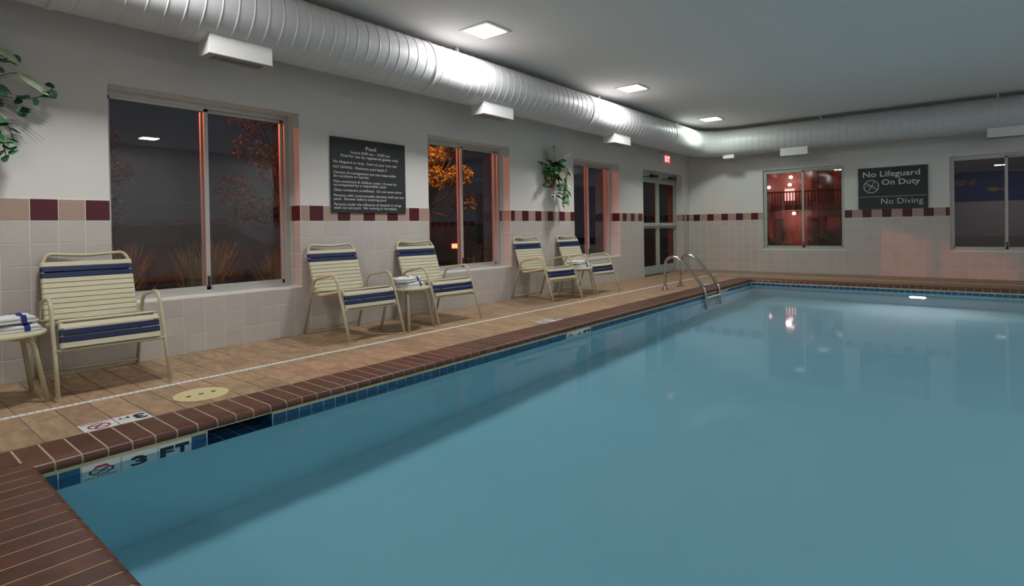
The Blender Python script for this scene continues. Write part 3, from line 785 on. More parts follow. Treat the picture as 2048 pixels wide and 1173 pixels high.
# ------------------------------------------------------------------ recessed ceiling lights
def ceiling_light(x, y, k, seen, power=1.0, colour=(1.0, 0.985, 0.955)):
    t = thing('ceiling_light', 'square white recessed ceiling light ' + seen, 'ceiling light', (x, y, CEIL), 0, 'recessed ceiling lights')
    bm = bmesh.new()
    for p in ((-0.19, 0.19, -0.19, -0.155), (-0.19, 0.19, 0.155, 0.19), (-0.19, -0.155, -0.155, 0.155), (0.155, 0.19, -0.155, 0.155)): box(bm, p[0], p[1], p[2], p[3], -0.010, 0.0)
    mk('frame', bm, 'lamp_trim', t)
    bm = bmesh.new(); box(bm, -0.153, 0.153, -0.153, 0.153, -0.016, -0.001, 0.006)
    mk('lens', bm, 'lamp_lens', t)
    lamp('ceiling_lamp', 'AREA', (x, y, CEIL - 0.02), CEIL_W * power, colour, 0.30, caustic=True).parent = None
for (x, y), w, pw_, cl_ in zip(LIGHTS_IN_VIEW, ('beside the duct opposite the pool rules sign', 'beside the duct opposite the wall plant', 'beside the duct elbow near the exit sign'), (1.0, 1.0, 0.62), ((1.0, 0.97, 0.955), (1.0, 0.95, 0.92), (0.86, 1.0, 0.86))): ceiling_light(x, y, 0, w, pw_, cl_)   # the far tube is older, dimmer and greener
for (x, y), w in zip(LIGHTS_OTHER, ('opposite the first window', 'added for fill over the far deck by the near coping', 'added for fill over the far deck at the 4 FT mark', 'added for fill over the far deck at the ladder', 'added for fill behind the near coping')): ceiling_light(x, y, 0, w)

# underwater lamp in the far pool wall
pl = thing('pool_lamp', 'round glowing underwater lamp in the far pool wall', 'pool light', (4.30, PY1 - 0.002, -0.72))
bm = bmesh.new(); lathe(bm, [(0.145, 0.0), (0.145, 0.02), (0.11, 0.03), (0.105, 0.012)], 32); o = mk('rim', to_mesh(bm, 'rim'), 'steel', pl, rot=(math.pi / 2, 0, 0))
bm = bmesh.new(); lathe(bm, [(0.105, 0.008), (0.10, 0.02), (0.05, 0.03), (0.01, 0.032)], 32); mk('lens', to_mesh(bm, 'lens'), 'pool_lamp', pl, rot=(math.pi / 2, 0, 0))

# ------------------------------------------------------------------ signs
sg = mk('pool_rules_sign', bx(0.0, 0.020, 3.186, 4.131, 1.169, 1.934, 0.002), 'sign_face', label='black pool rules sign with grey lettering on the plaster wall', cat='sign')
Y0, ZT, H = 3.186, 1.934, 0.765
def line(s, frac, y, w, cap, bold=0.0): text_on(s, 'sign_text', sg, (0.0206, y, ZT - H * frac), (0, 1, 0), (0, 0, 1), w, cap, bold)
cy = (3.186 + 4.131) / 2 + 0.01
line('Pool', 0.140, cy - 0.066, 0.132, 0.040, 0.02)
line('hours: 8:00 am - 10:00 pm', 0.202, cy - 0.25, 0.50, 0.028, 0.012)
line('Pool for use by registered guests only.', 0.256, cy - 0.37, 0.74, 0.028, 0.012)
for s, fr, w in (('No lifeguard on duty.  Swim at your own risk', 0.340, 0.80), ("NO DIVING.  Maximum pool depth 5'", 0.410, 0.665), ('Owners & management are not responsible', 0.481, 0.785), ('for accidents or injuries', 0.529, 0.42),
                 ('Non-swimmers & children under 14 must be', 0.600, 0.79), ('accompanied by a responsible adult', 0.646, 0.65), ('Glass containers prohibited.  Do not swim alone', 0.713, 0.86), ('Persons with communicable diseases shall not use', 0.785, 0.89),
                 ('pool.  Shower before entering pool', 0.833, 0.645), ('Persons under the influence of alcohol or drugs', 0.903, 0.855), ('shall not use pool.  No running or horseplay', 0.950, 0.79)):
    line(s, fr, 3.212, w, 0.026, 0.006)
s2 = mk('no_lifeguard_sign', bx(3.290, 4.347, L - 0.030, L - 0.010, 1.240, 2.003, 0.002), 'sign_face_green', label='dark green No Lifeguard On Duty sign between two windows', cat='sign')
def line2(s, frac, u, w, cap, bold): text_on(s, 'sign_text', s2, (3.290 + u, L - 0.0306, 2.003 - 0.763 * frac), (1, 0, 0), (0, 0, 1), w, cap, bold)
line2('No Lifeguard', 0.222, 0.078, 0.868, 0.100, 0.014); line2('On Duty', 0.424, 0.372, 0.575, 0.100, 0.014); line2('No Diving', 0.884, 0.362, 0.628, 0.104, -0.004)
mk('divider', bx(3.297, 4.335, L - 0.0312, L - 0.030, 2.003 - 0.763 * 0.708, 2.003 - 0.763 * 0.700), 'sign_text', s2)
bm = bmesh.new(); C0 = (3.290 + 0.208, 2.003 - 0.763 * 0.452); n = 40; yy = L - 0.0308
ring = [[bm.verts.new((C0[0] + r * math.cos(2 * math.pi * k / n), yy, C0[1] + r * math.sin(2 * math.pi * k / n))) for k in range(n)] for r in (0.122, 0.110)]
for k in range(n): bm.faces.new((ring[0][k], ring[0][(k + 1) % n], ring[1][(k + 1) % n], ring[1][k]))
mk('symbol_ring', bm, 'sign_text', s2)
for (x0, z0), (x1, z1), w_, nm in (((-0.088, 0.070), (0.098, -0.066), 0.013, 'symbol_slash'), ((-0.045, -0.085), (0.052, 0.088), 0.010, 'symbol_figure'), ((-0.10, -0.002), (-0.012, 0.004), 0.005, 'symbol_figure'), ((0.02, 0.004), (0.102, 0.008), 0.005, 'symbol_figure')):
    d = Vector((x1 - x0, z1 - z0)).normalized(); nn = Vector((-d.y, d.x)) * w_ / 2; bm = bmesh.new()
    quad(bm, *[(C0[0] + a + nn.x * k, yy - 0.0004, C0[1] + b + nn.y * k) for a, b, k in ((x0, z0, -1), (x1, z1, -1), (x1, z1, 1), (x0, z0, 1))])
    mk(nm, bm, 'sign_text', s2)

# ------------------------------------------------------------------ strap chairs
HW = 0.292          # half width between the side frames
def side_path(s): return rounded([(0.028, s * (HW + 0.004), 0.0), (0.222, s * HW, 0.535), (0.585, s * HW, 0.597), (0.705, s * HW, 0.285), (0.803, s * (HW + 0.002), 0.0)], [0, 0.07, 0.09, 0.02, 0], 6)
BACK0, BACK1 = Vector((0.192, 0, 0.380)), Vector((0.030, 0, 0.822))
def seat_path():
    return rounded([(0.185, 0, 0.385), (0.30, 0, 0.388), (0.66, 0, 0.452), (0.708, 0, 0.290)], [0, 0.06, 0.06, 0], 6)
def ribbon(center, tangent, normal, half, r, w, t=0.0028):
    """strap loop round two rails: lies across y, goes round the tubes at +-half"""
    bm = bmesh.new(); c = Vector(center); tg = Vector(tangent).normalized(); nm = Vector(normal).normalized(); Yv = Vector((0, 1, 0))
    loop = []
    for k in range(6): a = -math.pi / 2 + math.pi * k / 5; loop.append((half + r * math.cos(a), r * math.sin(a)))
    for k in range(6): a = math.pi / 2 + math.pi * k / 5; loop.append((-half + r * math.cos(a), r * math.sin(a)))
    outs = []
    for (yy, nn) in loop:
        d = Vector((0, nn)) if abs(yy) < half - 1e-6 else Vector((yy - math.copysign(half, yy), nn))
        d = d.normalized() * t
        outs.append((yy + d.x, nn + d.y))
    rings = []
    for (yy, nn), (yo, no) in zip(loop, outs):
        rings.append([bm.verts.new(c + Yv * y_ + nm * n_ + tg * s_) for y_, n_, s_ in ((yo, no, -w / 2 + 0.001), (yo, no, w / 2 - 0.001), (yy, nn, w / 2), (yy, nn, -w / 2))])
    n = len(rings)
    for i in range(n):
        a, b = rings[i], rings[(i + 1) % n]
        for k in range(4): bm.faces.new((a[k], a[(k + 1) % 4], b[(k + 1) % 4], b[k]))
    return bm
def make_chair():
    t = thing('pool_chair', 'x', 'chair', group='strap chairs along the windows')
    for s in (-1, 1): mk('side_frame', tb(side_path(s), 0.0125, 10), 'tube', t)
    up = (BACK1 - BACK0).normalized(); hb = HW - 0.040
    # back frame: U of tube with a shallow dip in the top bar
    def bp(y, s): return BACK0 + up * s + Vector((0, y, 0))
    top = (BACK1 - BACK0).length
    path = [bp(-hb, -0.01), bp(-hb, top - 0.03), bp(-hb + 0.03, top + 0.034), bp(-hb * 0.45, top + 0.024), bp(0, top + 0.015), bp(hb * 0.45, top + 0.024), bp(hb - 0.03, top + 0.034), bp(hb, top - 0.03), bp(hb, -0.01)]
    mk('back_frame', tb(rounded(path, [0, 0.04, 0.035, 0.04, 0.06, 0.04, 0.035, 0.04, 0], 4), 0.0115, 10), 'tube', t)
    sp = seat_path()
    for s in (-1, 1): mk('seat_rail', tb([Vector((p.x, s * hb, p.z)) for p in sp], 0.0115, 8), 'tube', t)
    mk('front_bar', tb([(0.709, -HW, 0.283), (0.709, HW, 0.283)], 0.0105, 8), 'tube', t)
    mk('rear_bar', tb([(0.046, -HW, 0.045), (0.046, HW, 0.045)], 0.0105, 8), 'tube', t)
    mk('seat_bar', tb([(0.190, -HW + 0.004, 0.415), (0.190, HW - 0.004, 0.415)], 0.0095, 8), 'tube', t)
    for s in (-1, 1):
        for p in ((0.028, s * (HW + 0.004)), (0.803, s * (HW + 0.002))): mk('foot_cap', lathe(bmesh.new(), [(0.0145, 0.0), (0.0145, 0.014)], 10, (p[0], p[1], 0.0)), 'tube', t)
    # straps on the back, from the top down
    nb = Vector((up.z, 0, -up.x)); pw = 0.0368; s = top - 0.046; i = 0
    while s > 0.02:
        mk('strap', to_mesh(ribbon(BACK0 + up * s, up, nb, hb, 0.0128, 0.0330), 'strap'), 'strap_navy' if i in (1, 2) else 'strap_cream', t); s -= pw + (0.005 if i == 1 else 0); i += 1
    # straps on the seat, walking the seat rail
    acc = [0.0]
    for a, b in zip(sp, sp[1:]): acc.append(acc[-1] + (b - a).length)
    tot = acc[-1]
    def at(s):
        for k in range(len(sp) - 1):
            if acc[k + 1] >= s:
                f = (s - acc[k]) / max(1e-9, acc[k + 1] - acc[k]); return sp[k].lerp(sp[k + 1], f), (sp[k + 1] - sp[k]).normalized()
        return sp[-1], (sp[-1] - sp[-2]).normalized()
    s = tot - 0.022; i = 0
    while s > 0.035:
        c, d = at(s); nn = Vector((-d.z, 0, d.x))
        mk('strap', to_mesh(ribbon(c, d, nn, hb, 0.0128, 0.0330), 'strap'), 'strap_navy' if i in (1, 2) else 'strap_cream', t); s -= (pw + (0.005 if i == 1 else 0)) if i < 3 else 0.0445; i += 1
    return t
proto = make_chair()
CH = [((0.020, 1.170), 0.05, 'cream and navy strap pool chair in front of the window nearest the 3 FT tiles'),
      ((0.018, 3.150), 0.035, 'cream and navy strap pool chair below the black pool rules sign'),
      ((0.010, 4.235), 0.06, 'cream and navy strap pool chair below the window with the orange-lit tree'),
      ((0.010, 6.290), 0.10, 'cream and navy strap pool chair below the plant in the wall basket'),
      ((0.010, 7.330), 0.05, 'cream and navy strap pool chair below the window closest to the exit door')]
for k, ((x, y), rz, lab) in enumerate(CH):
    o = proto if k == 0 else copy_tree(proto)
    o.location = (x, y, 0); o.rotation_euler = (0, 0, -rz); o['label'] = lab

# ------------------------------------------------------------------ small round tables
def make_table():
    t = thing('side_table', 'x', 'table', group='round side tables')
    bm = bmesh.new(); lathe(bm, [(0.208, 0.388), (0.221, 0.391), (0.227, 0.400), (0.225, 0.410), (0.215, 0.414), (0.10, 0.415)], 40)
    mk('table_top', to_mesh(bm, 'table_top', smooth=False), 'table_top', t)
    for k in range(4):
        a = math.pi / 4 + k * math.pi / 2; c, s = math.cos(a), math.sin(a)
        mk('leg', tb(rounded([(0.06 * c, 0.06 * s, 0.376), (0.185 * c, 0.185 * s, 0.373), (0.262 * c, 0.262 * s, 0.0)], [0, 0.06, 0], 6), 0.0135, 10), 'tube', t)
    mk('under_ring', lathe(bmesh.new(), [(0.09, 0.373), (0.09, 0.389)], 20), 'table_top', t)
    return t
tp = make_table()
TB = [((0.545, 0.615), 0.02, 'round cream side table with towels beside the chair by the 3 FT tiles'), ((0.565, 3.672), 0.14, 'round cream side table with towels between the two chairs by the rules sign'), ((0.580, 6.772), 0.05, 'round cream side table with towels between the two chairs by the wall plant')]
for k, ((x, y), rz, lab) in enumerate(TB):
    o = tp if k == 0 else copy_tree(tp)
    o.location = (x, y, 0); o.rotation_euler = (0, 0, rz); o['label'] = lab

# ------------------------------------------------------------------ folded towels
def towel_mesh(seed, w=0.29, d=0.195, h=0.042, part='body'):
    """soft folded towel, fold edge at +x; 'stripe' is the woven navy band that wraps over it"""
    rnd = random.Random(seed); bm = bmesh.new(); nx, ny = 16, 12
    def top(u, v):
        e = min(1, (1 - abs(u)) * 7) ** 0.5 * min(1, (1 - abs(v)) * 8) ** 0.5
        return h * (0.46 + 0.54 * e) + 0.004 * math.sin(5 * u + seed) * e + 0.003 * math.sin(7 * v + 2 * seed)
    T = [[None] * (ny + 1) for _ in range(nx + 1)]; Bm_ = [[None] * (ny + 1) for _ in range(nx + 1)]
    for i in range(nx + 1):
        for j in range(ny + 1):
            u, v = -1 + 2 * i / nx, -1 + 2 * j / ny
            jx, jy = 0.004 * math.sin(3 * v + seed), 0.003 * math.sin(4 * u + seed)
            T[i][j] = bm.verts.new((u * d / 2 + jx, v * w / 2 + jy, top(u, v)))
            Bm_[i][j] = bm.verts.new((u * d / 2 * 0.99 + jx, v * w / 2 * 0.99 + jy, 0.0))
    for i in range(nx):
        for j in range(ny):
            bm.faces.new((T[i][j], T[i + 1][j], T[i + 1][j + 1], T[i][j + 1])); bm.faces.new((Bm_[i][j], Bm_[i][j + 1], Bm_[i + 1][j + 1], Bm_[i + 1][j]))
    loop = [(i, 0) for i in range(nx)] + [(nx, j) for j in range(ny)] + [(i, ny) for i in range(nx, 0, -1)] + [(0, j) for j in range(ny, 0, -1)]
    prev = [Bm_[i][j] for i, j in loop]
    for zf, sc in ((0.12, 1.0), (0.32, 1.0), (0.38, 0.955), (0.41, 0.955)):       # lower fold, then the pinched crease between the layers
        cur = [bm.verts.new((T[i][j].co.x * sc, T[i][j].co.y * sc, h * zf)) for i, j in loop]
        for k in range(len(loop)): bm.faces.new((prev[k], prev[(k + 1) % len(loop)], cur[(k + 1) % len(loop)], cur[k]))
        prev = cur
    cur = [T[i][j] for i, j in loop]
    for k in range(len(loop)): bm.faces.new((prev[k], prev[(k + 1) % len(loop)], cur[(k + 1) % len(loop)], cur[k]))
    body = to_mesh(bm, 'towel', smooth=True)
    bm = bmesh.new(); vs = 0.50; sw = 0.10; pts = []
    us = [-1 + 2 * i / 20 for i in range(21)]
    for u in [-1.02] + us + [1.02]:
        uu = max(-1, min(1, u))
        pts.append([bm.verts.new((u * d / 2 + 0.004 * math.sin(3 * v + seed) + (0.0015 if u > 1 else (-0.0015 if u < -1 else 0)), v * w / 2 + 0.003 * math.sin(4 * uu + seed), (top(uu, v) + 0.0018) if abs(u) <= 1 else 0.002)) for v in (vs - sw, vs, vs + sw)])
    for a, b in zip(pts, pts[1:]):
        for k in range(2): bm.faces.new((a[k], a[k + 1], b[k + 1], b[k]))
    return body, to_mesh(bm, 'stripe', smooth=True)
def towels(tx, ty, items, where):
    z = 0.4155
    for k, (dx, dy, rz, seed) in enumerate(items):
        b, st = towel_mesh(seed)
        pos = 'lower' if k == 0 else 'upper'
        o = mk('towel', b, 'towel', None, (tx + dx, ty + dy, z), (0, 0, rz), label=f'{pos} folded white towel with navy stripe on the side table {where}', cat='towel', group='folded towels')
        mk('stripe', st, 'towel_stripe', o); z += 0.0515
towels(0.545, 0.600, [(0.00, 0.055, 0.10, 1), (0.00, 0.035, 0.16, 2)], 'by the 3 FT tiles')
towels(0.565, 3.665, [(0.01, 0.02, 0.20, 3), (0.00, -0.005, 0.30, 4)], 'below the rules sign')
towels(0.580, 6.77, [(0.02, 0.02, 0.0, 5), (0.01, 0.01, 0.08, 6)], 'below the wall plant')

# ------------------------------------------------------------------ pool ladder
ld = thing('pool_ladder', 'curved stainless steel pool ladder with white treads', 'ladder', (1.283, 8.465, 0))
for s in (-1, 1):
    y = s * 0.295
    mk('handrail', tb(rounded([(0, y, 0.0), (0, y, 0.49), (0.205, y, 0.52), (0.625, y, 0.045), (0.632, y, -1.15)], [0, 0.16, 0.14, 0.10, 0], 9), 0.0235, 14), 'steel', ld)
    bm = bmesh.new(); lathe(bm, [(0.062, 0.0), (0.062, 0.006), (0.050, 0.016), (0.030, 0.022), (0.024, 0.022)], 24, (0, y, 0.001)); mk('flange', to_mesh(bm, 'flange', smooth=False), 'steel', ld)
for z in (-0.108, -0.40, -0.69, -0.98):
    mk('tread', bx(0.560, 0.665, -0.285, 0.285, z, z + 0.028, 0.006), 'white_tile', ld)

# ------------------------------------------------------------------ skimmer lid set in the deck
sk = mk('skimmer_lid', lathe(bmesh.new(), [(0.150, -0.001), (0.150, 0.0035), (0.147, 0.005), (0.138, 0.005), (0.136, 0.004), (0.02, 0.0045)], 48), 'lid_cream', None, (LID[0], LID[1], 0.001), label='round cream skimmer lid set flush in the tan deck', cat='lid')
mk('finger_hole', bx(-0.011, 0.011, 0.060, 0.082, 0.004, 0.0056), 'slot_dark', sk); mk('finger_hole', bx(-0.011, 0.011, -0.082, -0.060, 0.004, 0.0056), 'slot_dark', sk)
mk('emblem', lathe(bmesh.new(), [(0.016, 0.004), (0.015, 0.0058)], 16), 'lid_blue', sk)
# ------------------------------------------------------------------ wall baskets with artificial plants
def leaf_mesh(kind):
    bm = bmesh.new()
    if kind == 'heart': out = [(0, -0.05), (0.30, -0.16), (0.50, 0.10), (0.46, 0.42), (0.26, 0.75), (0, 1.0)]
    elif kind == 'long': out = [(0, 0), (0.12, 0.10), (0.20, 0.35), (0.16, 0.65), (0.07, 0.88), (0, 1.0)]
    else: out = [(0, 0.0), (0.24, 0.04), (0.42, 0.28), (0.40, 0.58), (0.22, 0.86), (0, 0.95)]
    mid = [bm.verts.new((0, y, 0.06 - 0.30 * y * y)) for x, y in out]
    for s in (-1, 1):
        ed = [bm.verts.new((s * x, y, 0.14 * x - 0.30 * y * y)) if x > 0 else mid[i] for i, (x, y) in enumerate(out)]
        for i in range(len(out) - 1):
            q = [mid[i], ed[i], ed[i + 1], mid[i + 1]]; q = [v for k, v in enumerate(q) if v not in q[:k]]
            if len(q) > 2: bm.faces.new(q if s > 0 else q[::-1])
    return to_mesh(bm, 'leaf', recalc=False)
LEAF = {}
for k_ in ('heart', 'long', 'round'):
    for m_ in ('leaf_dark', 'leaf_mid', 'leaf_pale', 'petal_white'):
        me = leaf_mesh(k_); me.materials.append(MATS[m_]); LEAF[k_, m_] = me
def put_leaf(parent, pos, direction, size, kind, m, rnd, tilt=None):
    d = Vector(direction).normalized(); x = d.cross(Vector((0.35, 0.0, 1))).normalized() if abs(d.z) < 0.95 else Vector((0, 1, 0))
    n = x.cross(d); a = rnd.uniform(-0.7, 0.7) if tilt is None else tilt
    x, n = x * math.cos(a) + n * math.sin(a), n * math.cos(a) - x * math.sin(a)
    o = mk('leaf', LEAF[kind, m], m, parent)
    o.matrix_local = Matrix(((x.x * size, d.x * size, n.x * size, pos[0]), (x.y * size, d.y * size, n.y * size, pos[1]), (x.z * size, d.z * size, n.z * size, pos[2]), (0, 0, 0, 1)))
def wall_plant(loc, seed, label, vines, n_body, tall):
    """thing at the basket's back on the wall; +x points into the room"""
    rnd = random.Random(seed)
    t = thing('hanging_plant', label, 'plant', loc)
    # wicker half-cone basket: woven rings and staves
    bm = bmesh.new(); nr, ns = 9, 14
    for i in range(nr):
        f = i / (nr - 1); r = 0.045 + 0.095 * f ** 0.7; z = -0.19 + 0.22 * f
        tube(bm, [(max(0.004, r * math.sin(math.pi * k / ns)) + 0.004 * ((k + i) % 2), -r * math.cos(math.pi * k / ns), z) for k in range(ns + 1)], 0.0135, 5)
    for k in range(ns + 1):
        a = math.pi * k / ns
        tube(bm, [(max(0.004, (0.045 + 0.095 * f ** 0.7) * math.sin(a)) * 0.98, -(0.045 + 0.095 * f ** 0.7) * math.cos(a), -0.20 + 0.23 * f) for f in (0, 0.25, 0.5, 0.75, 1)], 0.006, 5)
    mk('basket', bm, 'wicker', t)
    for k in range(n_body):                                          # dense body of leaves over the basket
        th = rnd.uniform(0, math.pi); el = rnd.uniform(-0.9, 1.2); rr = rnd.uniform(0.05, 0.16)
        d = Vector((math.sin(th) * math.cos(el), -math.cos(th) * math.cos(el), math.sin(el)))
        p = Vector((0.07, 0, 0.06)) + Vector((d.x * rr * 0.9, d.y * rr * 1.35, d.z * rr * 1.1))
        p.x = max(p.x, 0.02)
        d2 = (d + Vector((0.3, 0, -0.45))).normalized()
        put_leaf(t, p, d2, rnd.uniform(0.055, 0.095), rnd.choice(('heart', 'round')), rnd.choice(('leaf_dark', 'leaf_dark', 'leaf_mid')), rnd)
    for path, r, leaves in vines:
        pts = rounded(path, 0.12, 4)
        st = mk('stem', tb(pts, r, 5), 'stem', t)
        acc = [0]
        for a, b in zip(pts, pts[1:]): acc.append(acc[-1] + (b - a).length)
        for (f, size, kind, m, dv) in leaves:
            s = f * acc[-1]
            for k in range(len(pts) - 1):
                if acc[k + 1] >= s - 1e-6:
                    p = pts[k].lerp(pts[k + 1], (s - acc[k]) / max(1e-6, acc[k + 1] - acc[k])); break
            put_leaf(t, p, dv, size, kind, m, rnd)
    return t
def vine(pts, n, seed, size=0.07, ms=('leaf_dark', 'leaf_mid'), kind='heart', f0=0.25):
    rnd = random.Random(seed); lv = []
    for k in range(n):
        f = f0 + (1 - f0) * (k + 1) / n
        lv.append((f, size * rnd.uniform(0.75, 1.15), kind, rnd.choice(ms), (rnd.uniform(0.1, 0.9), rnd.uniform(-1, 1), rnd.uniform(-1.0, 0.25))))
    return (pts, 0.0028, lv)
P = 'leaf_pale'; W = 'petal_white'
V2 = [vine([(0.06, 0.0, 0.05), (0.10, -0.16, 0.13), (0.08, -0.38, 0.16)], 7, 11, 0.055, ('leaf_dark', 'leaf_mid')),
      vine([(0.06, -0.05, 0.0), (0.12, -0.14, -0.10), (0.10, -0.28, -0.16)], 3, 12, 0.085, ('leaf_dark',), 'round', 0.6),
      vine([(0.09, 0.05, 0.0), (0.16, 0.05, -0.16), (0.14, 0.02, -0.33)], 6, 13, 0.085, ('leaf_mid', P)),
      vine([(0.10, 0.08, 0.0), (0.19, 0.14, -0.14), (0.17, 0.17, -0.42)], 9, 14, 0.095, (P, 'leaf_mid')),
      vine([(0.10, 0.08, 0.0), (0.22, 0.05, -0.12), (0.22, 0.04, -0.48)], 10, 15, 0.10, (P, 'leaf_mid', 'leaf_dark')),
      vine([(0.10, 0.10, 0.03), (0.16, 0.26, -0.05), (0.14, 0.30, -0.38)], 8, 16, 0.11, (P, 'leaf_mid'), 'long'),
      vine([(0.08, 0.10, 0.08), (0.14, 0.25, 0.16), (0.12, 0.34, 0.02)], 6, 17, 0.09, ('leaf_mid', P), 'long'),
      vine([(0.06, 0.04, 0.05), (0.07, 0.06, 0.25), (0.05, 0.09, 0.44)], 4, 18, 0.05, ('leaf_mid', 'leaf_dark'), 'long'),
      ([(0.08, -0.03, 0.08), (0.10, -0.06, 0.20), (0.11, -0.07, 0.24)], 0.003, [(1.0, 0.17, 'heart', P, (0.2, -0.12, 1.0))]),
      ([(0.09, 0.08, 0.08), (0.14, 0.18, 0.20), (0.15, 0.22, 0.24)], 0.003, [(1.0, 0.16, 'heart', W, (0.4, 0.15, 0.6)), (0.8, 0.09, 'heart', 'leaf_mid', (0.4, -0.3, 0.2))]),
      ([(0.09, 0.10, 0.05), (0.15, 0.26, 0.10), (0.16, 0.30, 0.10)], 0.003, [(1.0, 0.15, 'long', W, (0.3, 0.4, -0.7))]),
      ([(0.10, 0.03, 0.05), (0.20, 0.05, 0.04), (0.22, 0.06, 0.02)], 0.003, [(1.0, 0.19, 'heart', P, (0.3, 0.25, -0.9)), (0.9, 0.13, 'heart', W, (0.3, -0.3, -0.7))]),
      vine([(0.06, -0.02, -0.05), (0.09, 0.01, -0.25), (0.08, -0.02, -0.36)], 3, 19, 0.05, ('leaf_dark',), 'round', 0.7)]
wall_plant((0.0, 6.93, 1.79), 3, 'leafy artificial plant in a wicker wall basket between two windows', V2, 90, True)
V1 = [vine([(0.06, 0.05, 0.02), (0.14, 0.28, -0.03), (0.13, 0.42, 0.02), (0.12, 0.47, 0.10)], 7, 31, 0.075, ('leaf_dark', 'leaf_mid'), 'round', 0.45),
      vine([(0.06, 0.05, 0.0), (0.16, 0.20, -0.06), (0.15, 0.34, -0.10)], 3, 32, 0.085, ('leaf_dark',), 'round', 0.7),
      vine([(0.08, 0.10, -0.03), (0.18, 0.22, -0.18), (0.16, 0.26, -0.36)], 7, 33, 0.075, ('leaf_mid', 'leaf_dark'), 'round', 0.4),
      vine([(0.08, 0.08, -0.03), (0.16, 0.18, -0.22), (0.15, 0.21, -0.40)], 7, 34, 0.075, ('leaf_mid', 'leaf_dark'), 'round', 0.4),
      vine([(0.06, 0.08, 0.08), (0.13, 0.20, 0.22), (0.12, 0.27, 0.27)], 5, 35, 0.08, ('leaf_mid', 'leaf_dark'), 'round', 0.4),
      ([(0.08, 0.02, 0.08), (0.12, 0.06, 0.24), (0.12, 0.08, 0.30)], 0.003, [(1.0, 0.17, 'heart', 'leaf_mid', (0.1, 0.1, 1.0))]),
      ([(0.08, 0.08, 0.04), (0.16, 0.24, 0.14), (0.16, 0.27, 0.14)], 0.003, [(1.0, 0.20, 'long', P, (0.2, 0.9, -0.45))]),
      ([(0.08, 0.06, 0.08), (0.14, 0.16, 0.28), (0.15, 0.17, 0.29)], 0.003, [(1.0, 0.15, 'long', P, (0.3, 0.6, -0.4))])]
hp = wall_plant((0.0, 0.52, 1.90), 5, 'leafy artificial plant with grassy sprays on the wall above the first side table', V1, 70, True)
rnd = random.Random(8)
for k in range(16):                                                   # thin grass sprays
    a = rnd.uniform(-1.1, 0.7); l = rnd.uniform(0.25, 0.42)
    mk('spray', tb([(0.07, 0.08, 0.0), (0.12, 0.08 + l * 0.5 * math.cos(a), l * 0.52 * math.sin(a)), (0.14, 0.08 + l * math.cos(a), l * math.sin(a) - 0.03)], [0.0022, 0.0016, 0.0005], 4), 'stem', hp)

# ------------------------------------------------------------------ outside: car park, shrubs, trees, cars, building opposite
bm = bmesh.new(); box(bm, -45, -0.345, -30, 60, -0.35, -0.25); box(bm, -0.345, 45, L + 0.345, 60, -0.35, -0.25)
mk('ground', bm, 'asphalt', kind='structure', label='dark car park asphalt outside the windows', cat='ground')
bm = bmesh.new(); box(bm, -3.6, -0.36, -4, 4.4, -0.25, -0.12)
mk('planting_bed', bm, 'soil', kind='structure', label='planting bed below the first window', cat='ground')
def leaf_cloud(n, blobs, size, rnd, up=0.0):
    vs, fs = [], []
    for _ in range(n):
        c, r = rnd.choice(blobs); c = Vector(c)
        d = Vector((rnd.gauss(0, 1), rnd.gauss(0, 1), rnd.gauss(0, 1))).normalized() * (r * rnd.uniform(0.55, 1.0))
        p = c + Vector((d.x, d.y, d.z * 0.8)); s = size * rnd.uniform(0.6, 1.3)
        a = Vector((rnd.gauss(0, 1), rnd.gauss(0, 1), rnd.gauss(0, 0.6) + up)).normalized(); b = a.cross(Vector((rnd.gauss(0, 1), rnd.gauss(0, 1), rnd.gauss(0, 1)))).normalized()
        k = len(vs); vs += [p - a * s, p + b * s * 0.5, p + a * s, p - b * s * 0.5]; fs.append((k, k + 1, k + 2, k + 3))
    me = bpy.data.meshes.new('crown'); me.from_pydata([tuple(v) for v in vs], [], fs); return me
def tree(x, y, h, r, n, label, m, seed, size=0.09):
    rnd = random.Random(seed); t = thing('tree', label, 'tree', (x, y, -0.25), group='trees in the car park')
    tr = bmesh.new(); tube(tr, [(0, 0, 0), (0.05, 0, h * 0.35), (0, 0.06, h * 0.7)], [0.12, 0.09, 0.04], 8)
    blobs = []
    for k in range(30):
        a = rnd.uniform(0, 6.28); e = rnd.uniform(0.38, 0.98); rr = r * (1.0 - 0.6 * abs(e - 0.6)) * rnd.uniform(0.15, 0.95)
        c = (rr * math.cos(a), rr * math.sin(a), h * e); blobs.append((c, r * rnd.uniform(0.20, 0.36)))
        tube(tr, [(0, 0, h * 0.35), (c[0] * 0.6, c[1] * 0.6, h * e * 0.8), c], [0.05, 0.03, 0.012], 5)
    mk('trunk', tr, 'bark', t); mk('crown', leaf_cloud(n, blobs, size, rnd), m, t)
tree(-5.9, 9.75, 4.9, 1.35, 24000, 'orange-lit tree standing behind the parked car', 'foliage_autumn', 1, 0.042)
tree(-10.2, 3.3, 3.7, 1.4, 9000, 'reddish tree across the car park, seen past the first chair', 'foliage_autumn', 2, 0.05)
tree(-6.8, 6.6, 4.2, 1.5, 9000, 'reddish bushy tree beside the dark parked car', 'foliage_autumn', 3, 0.05)
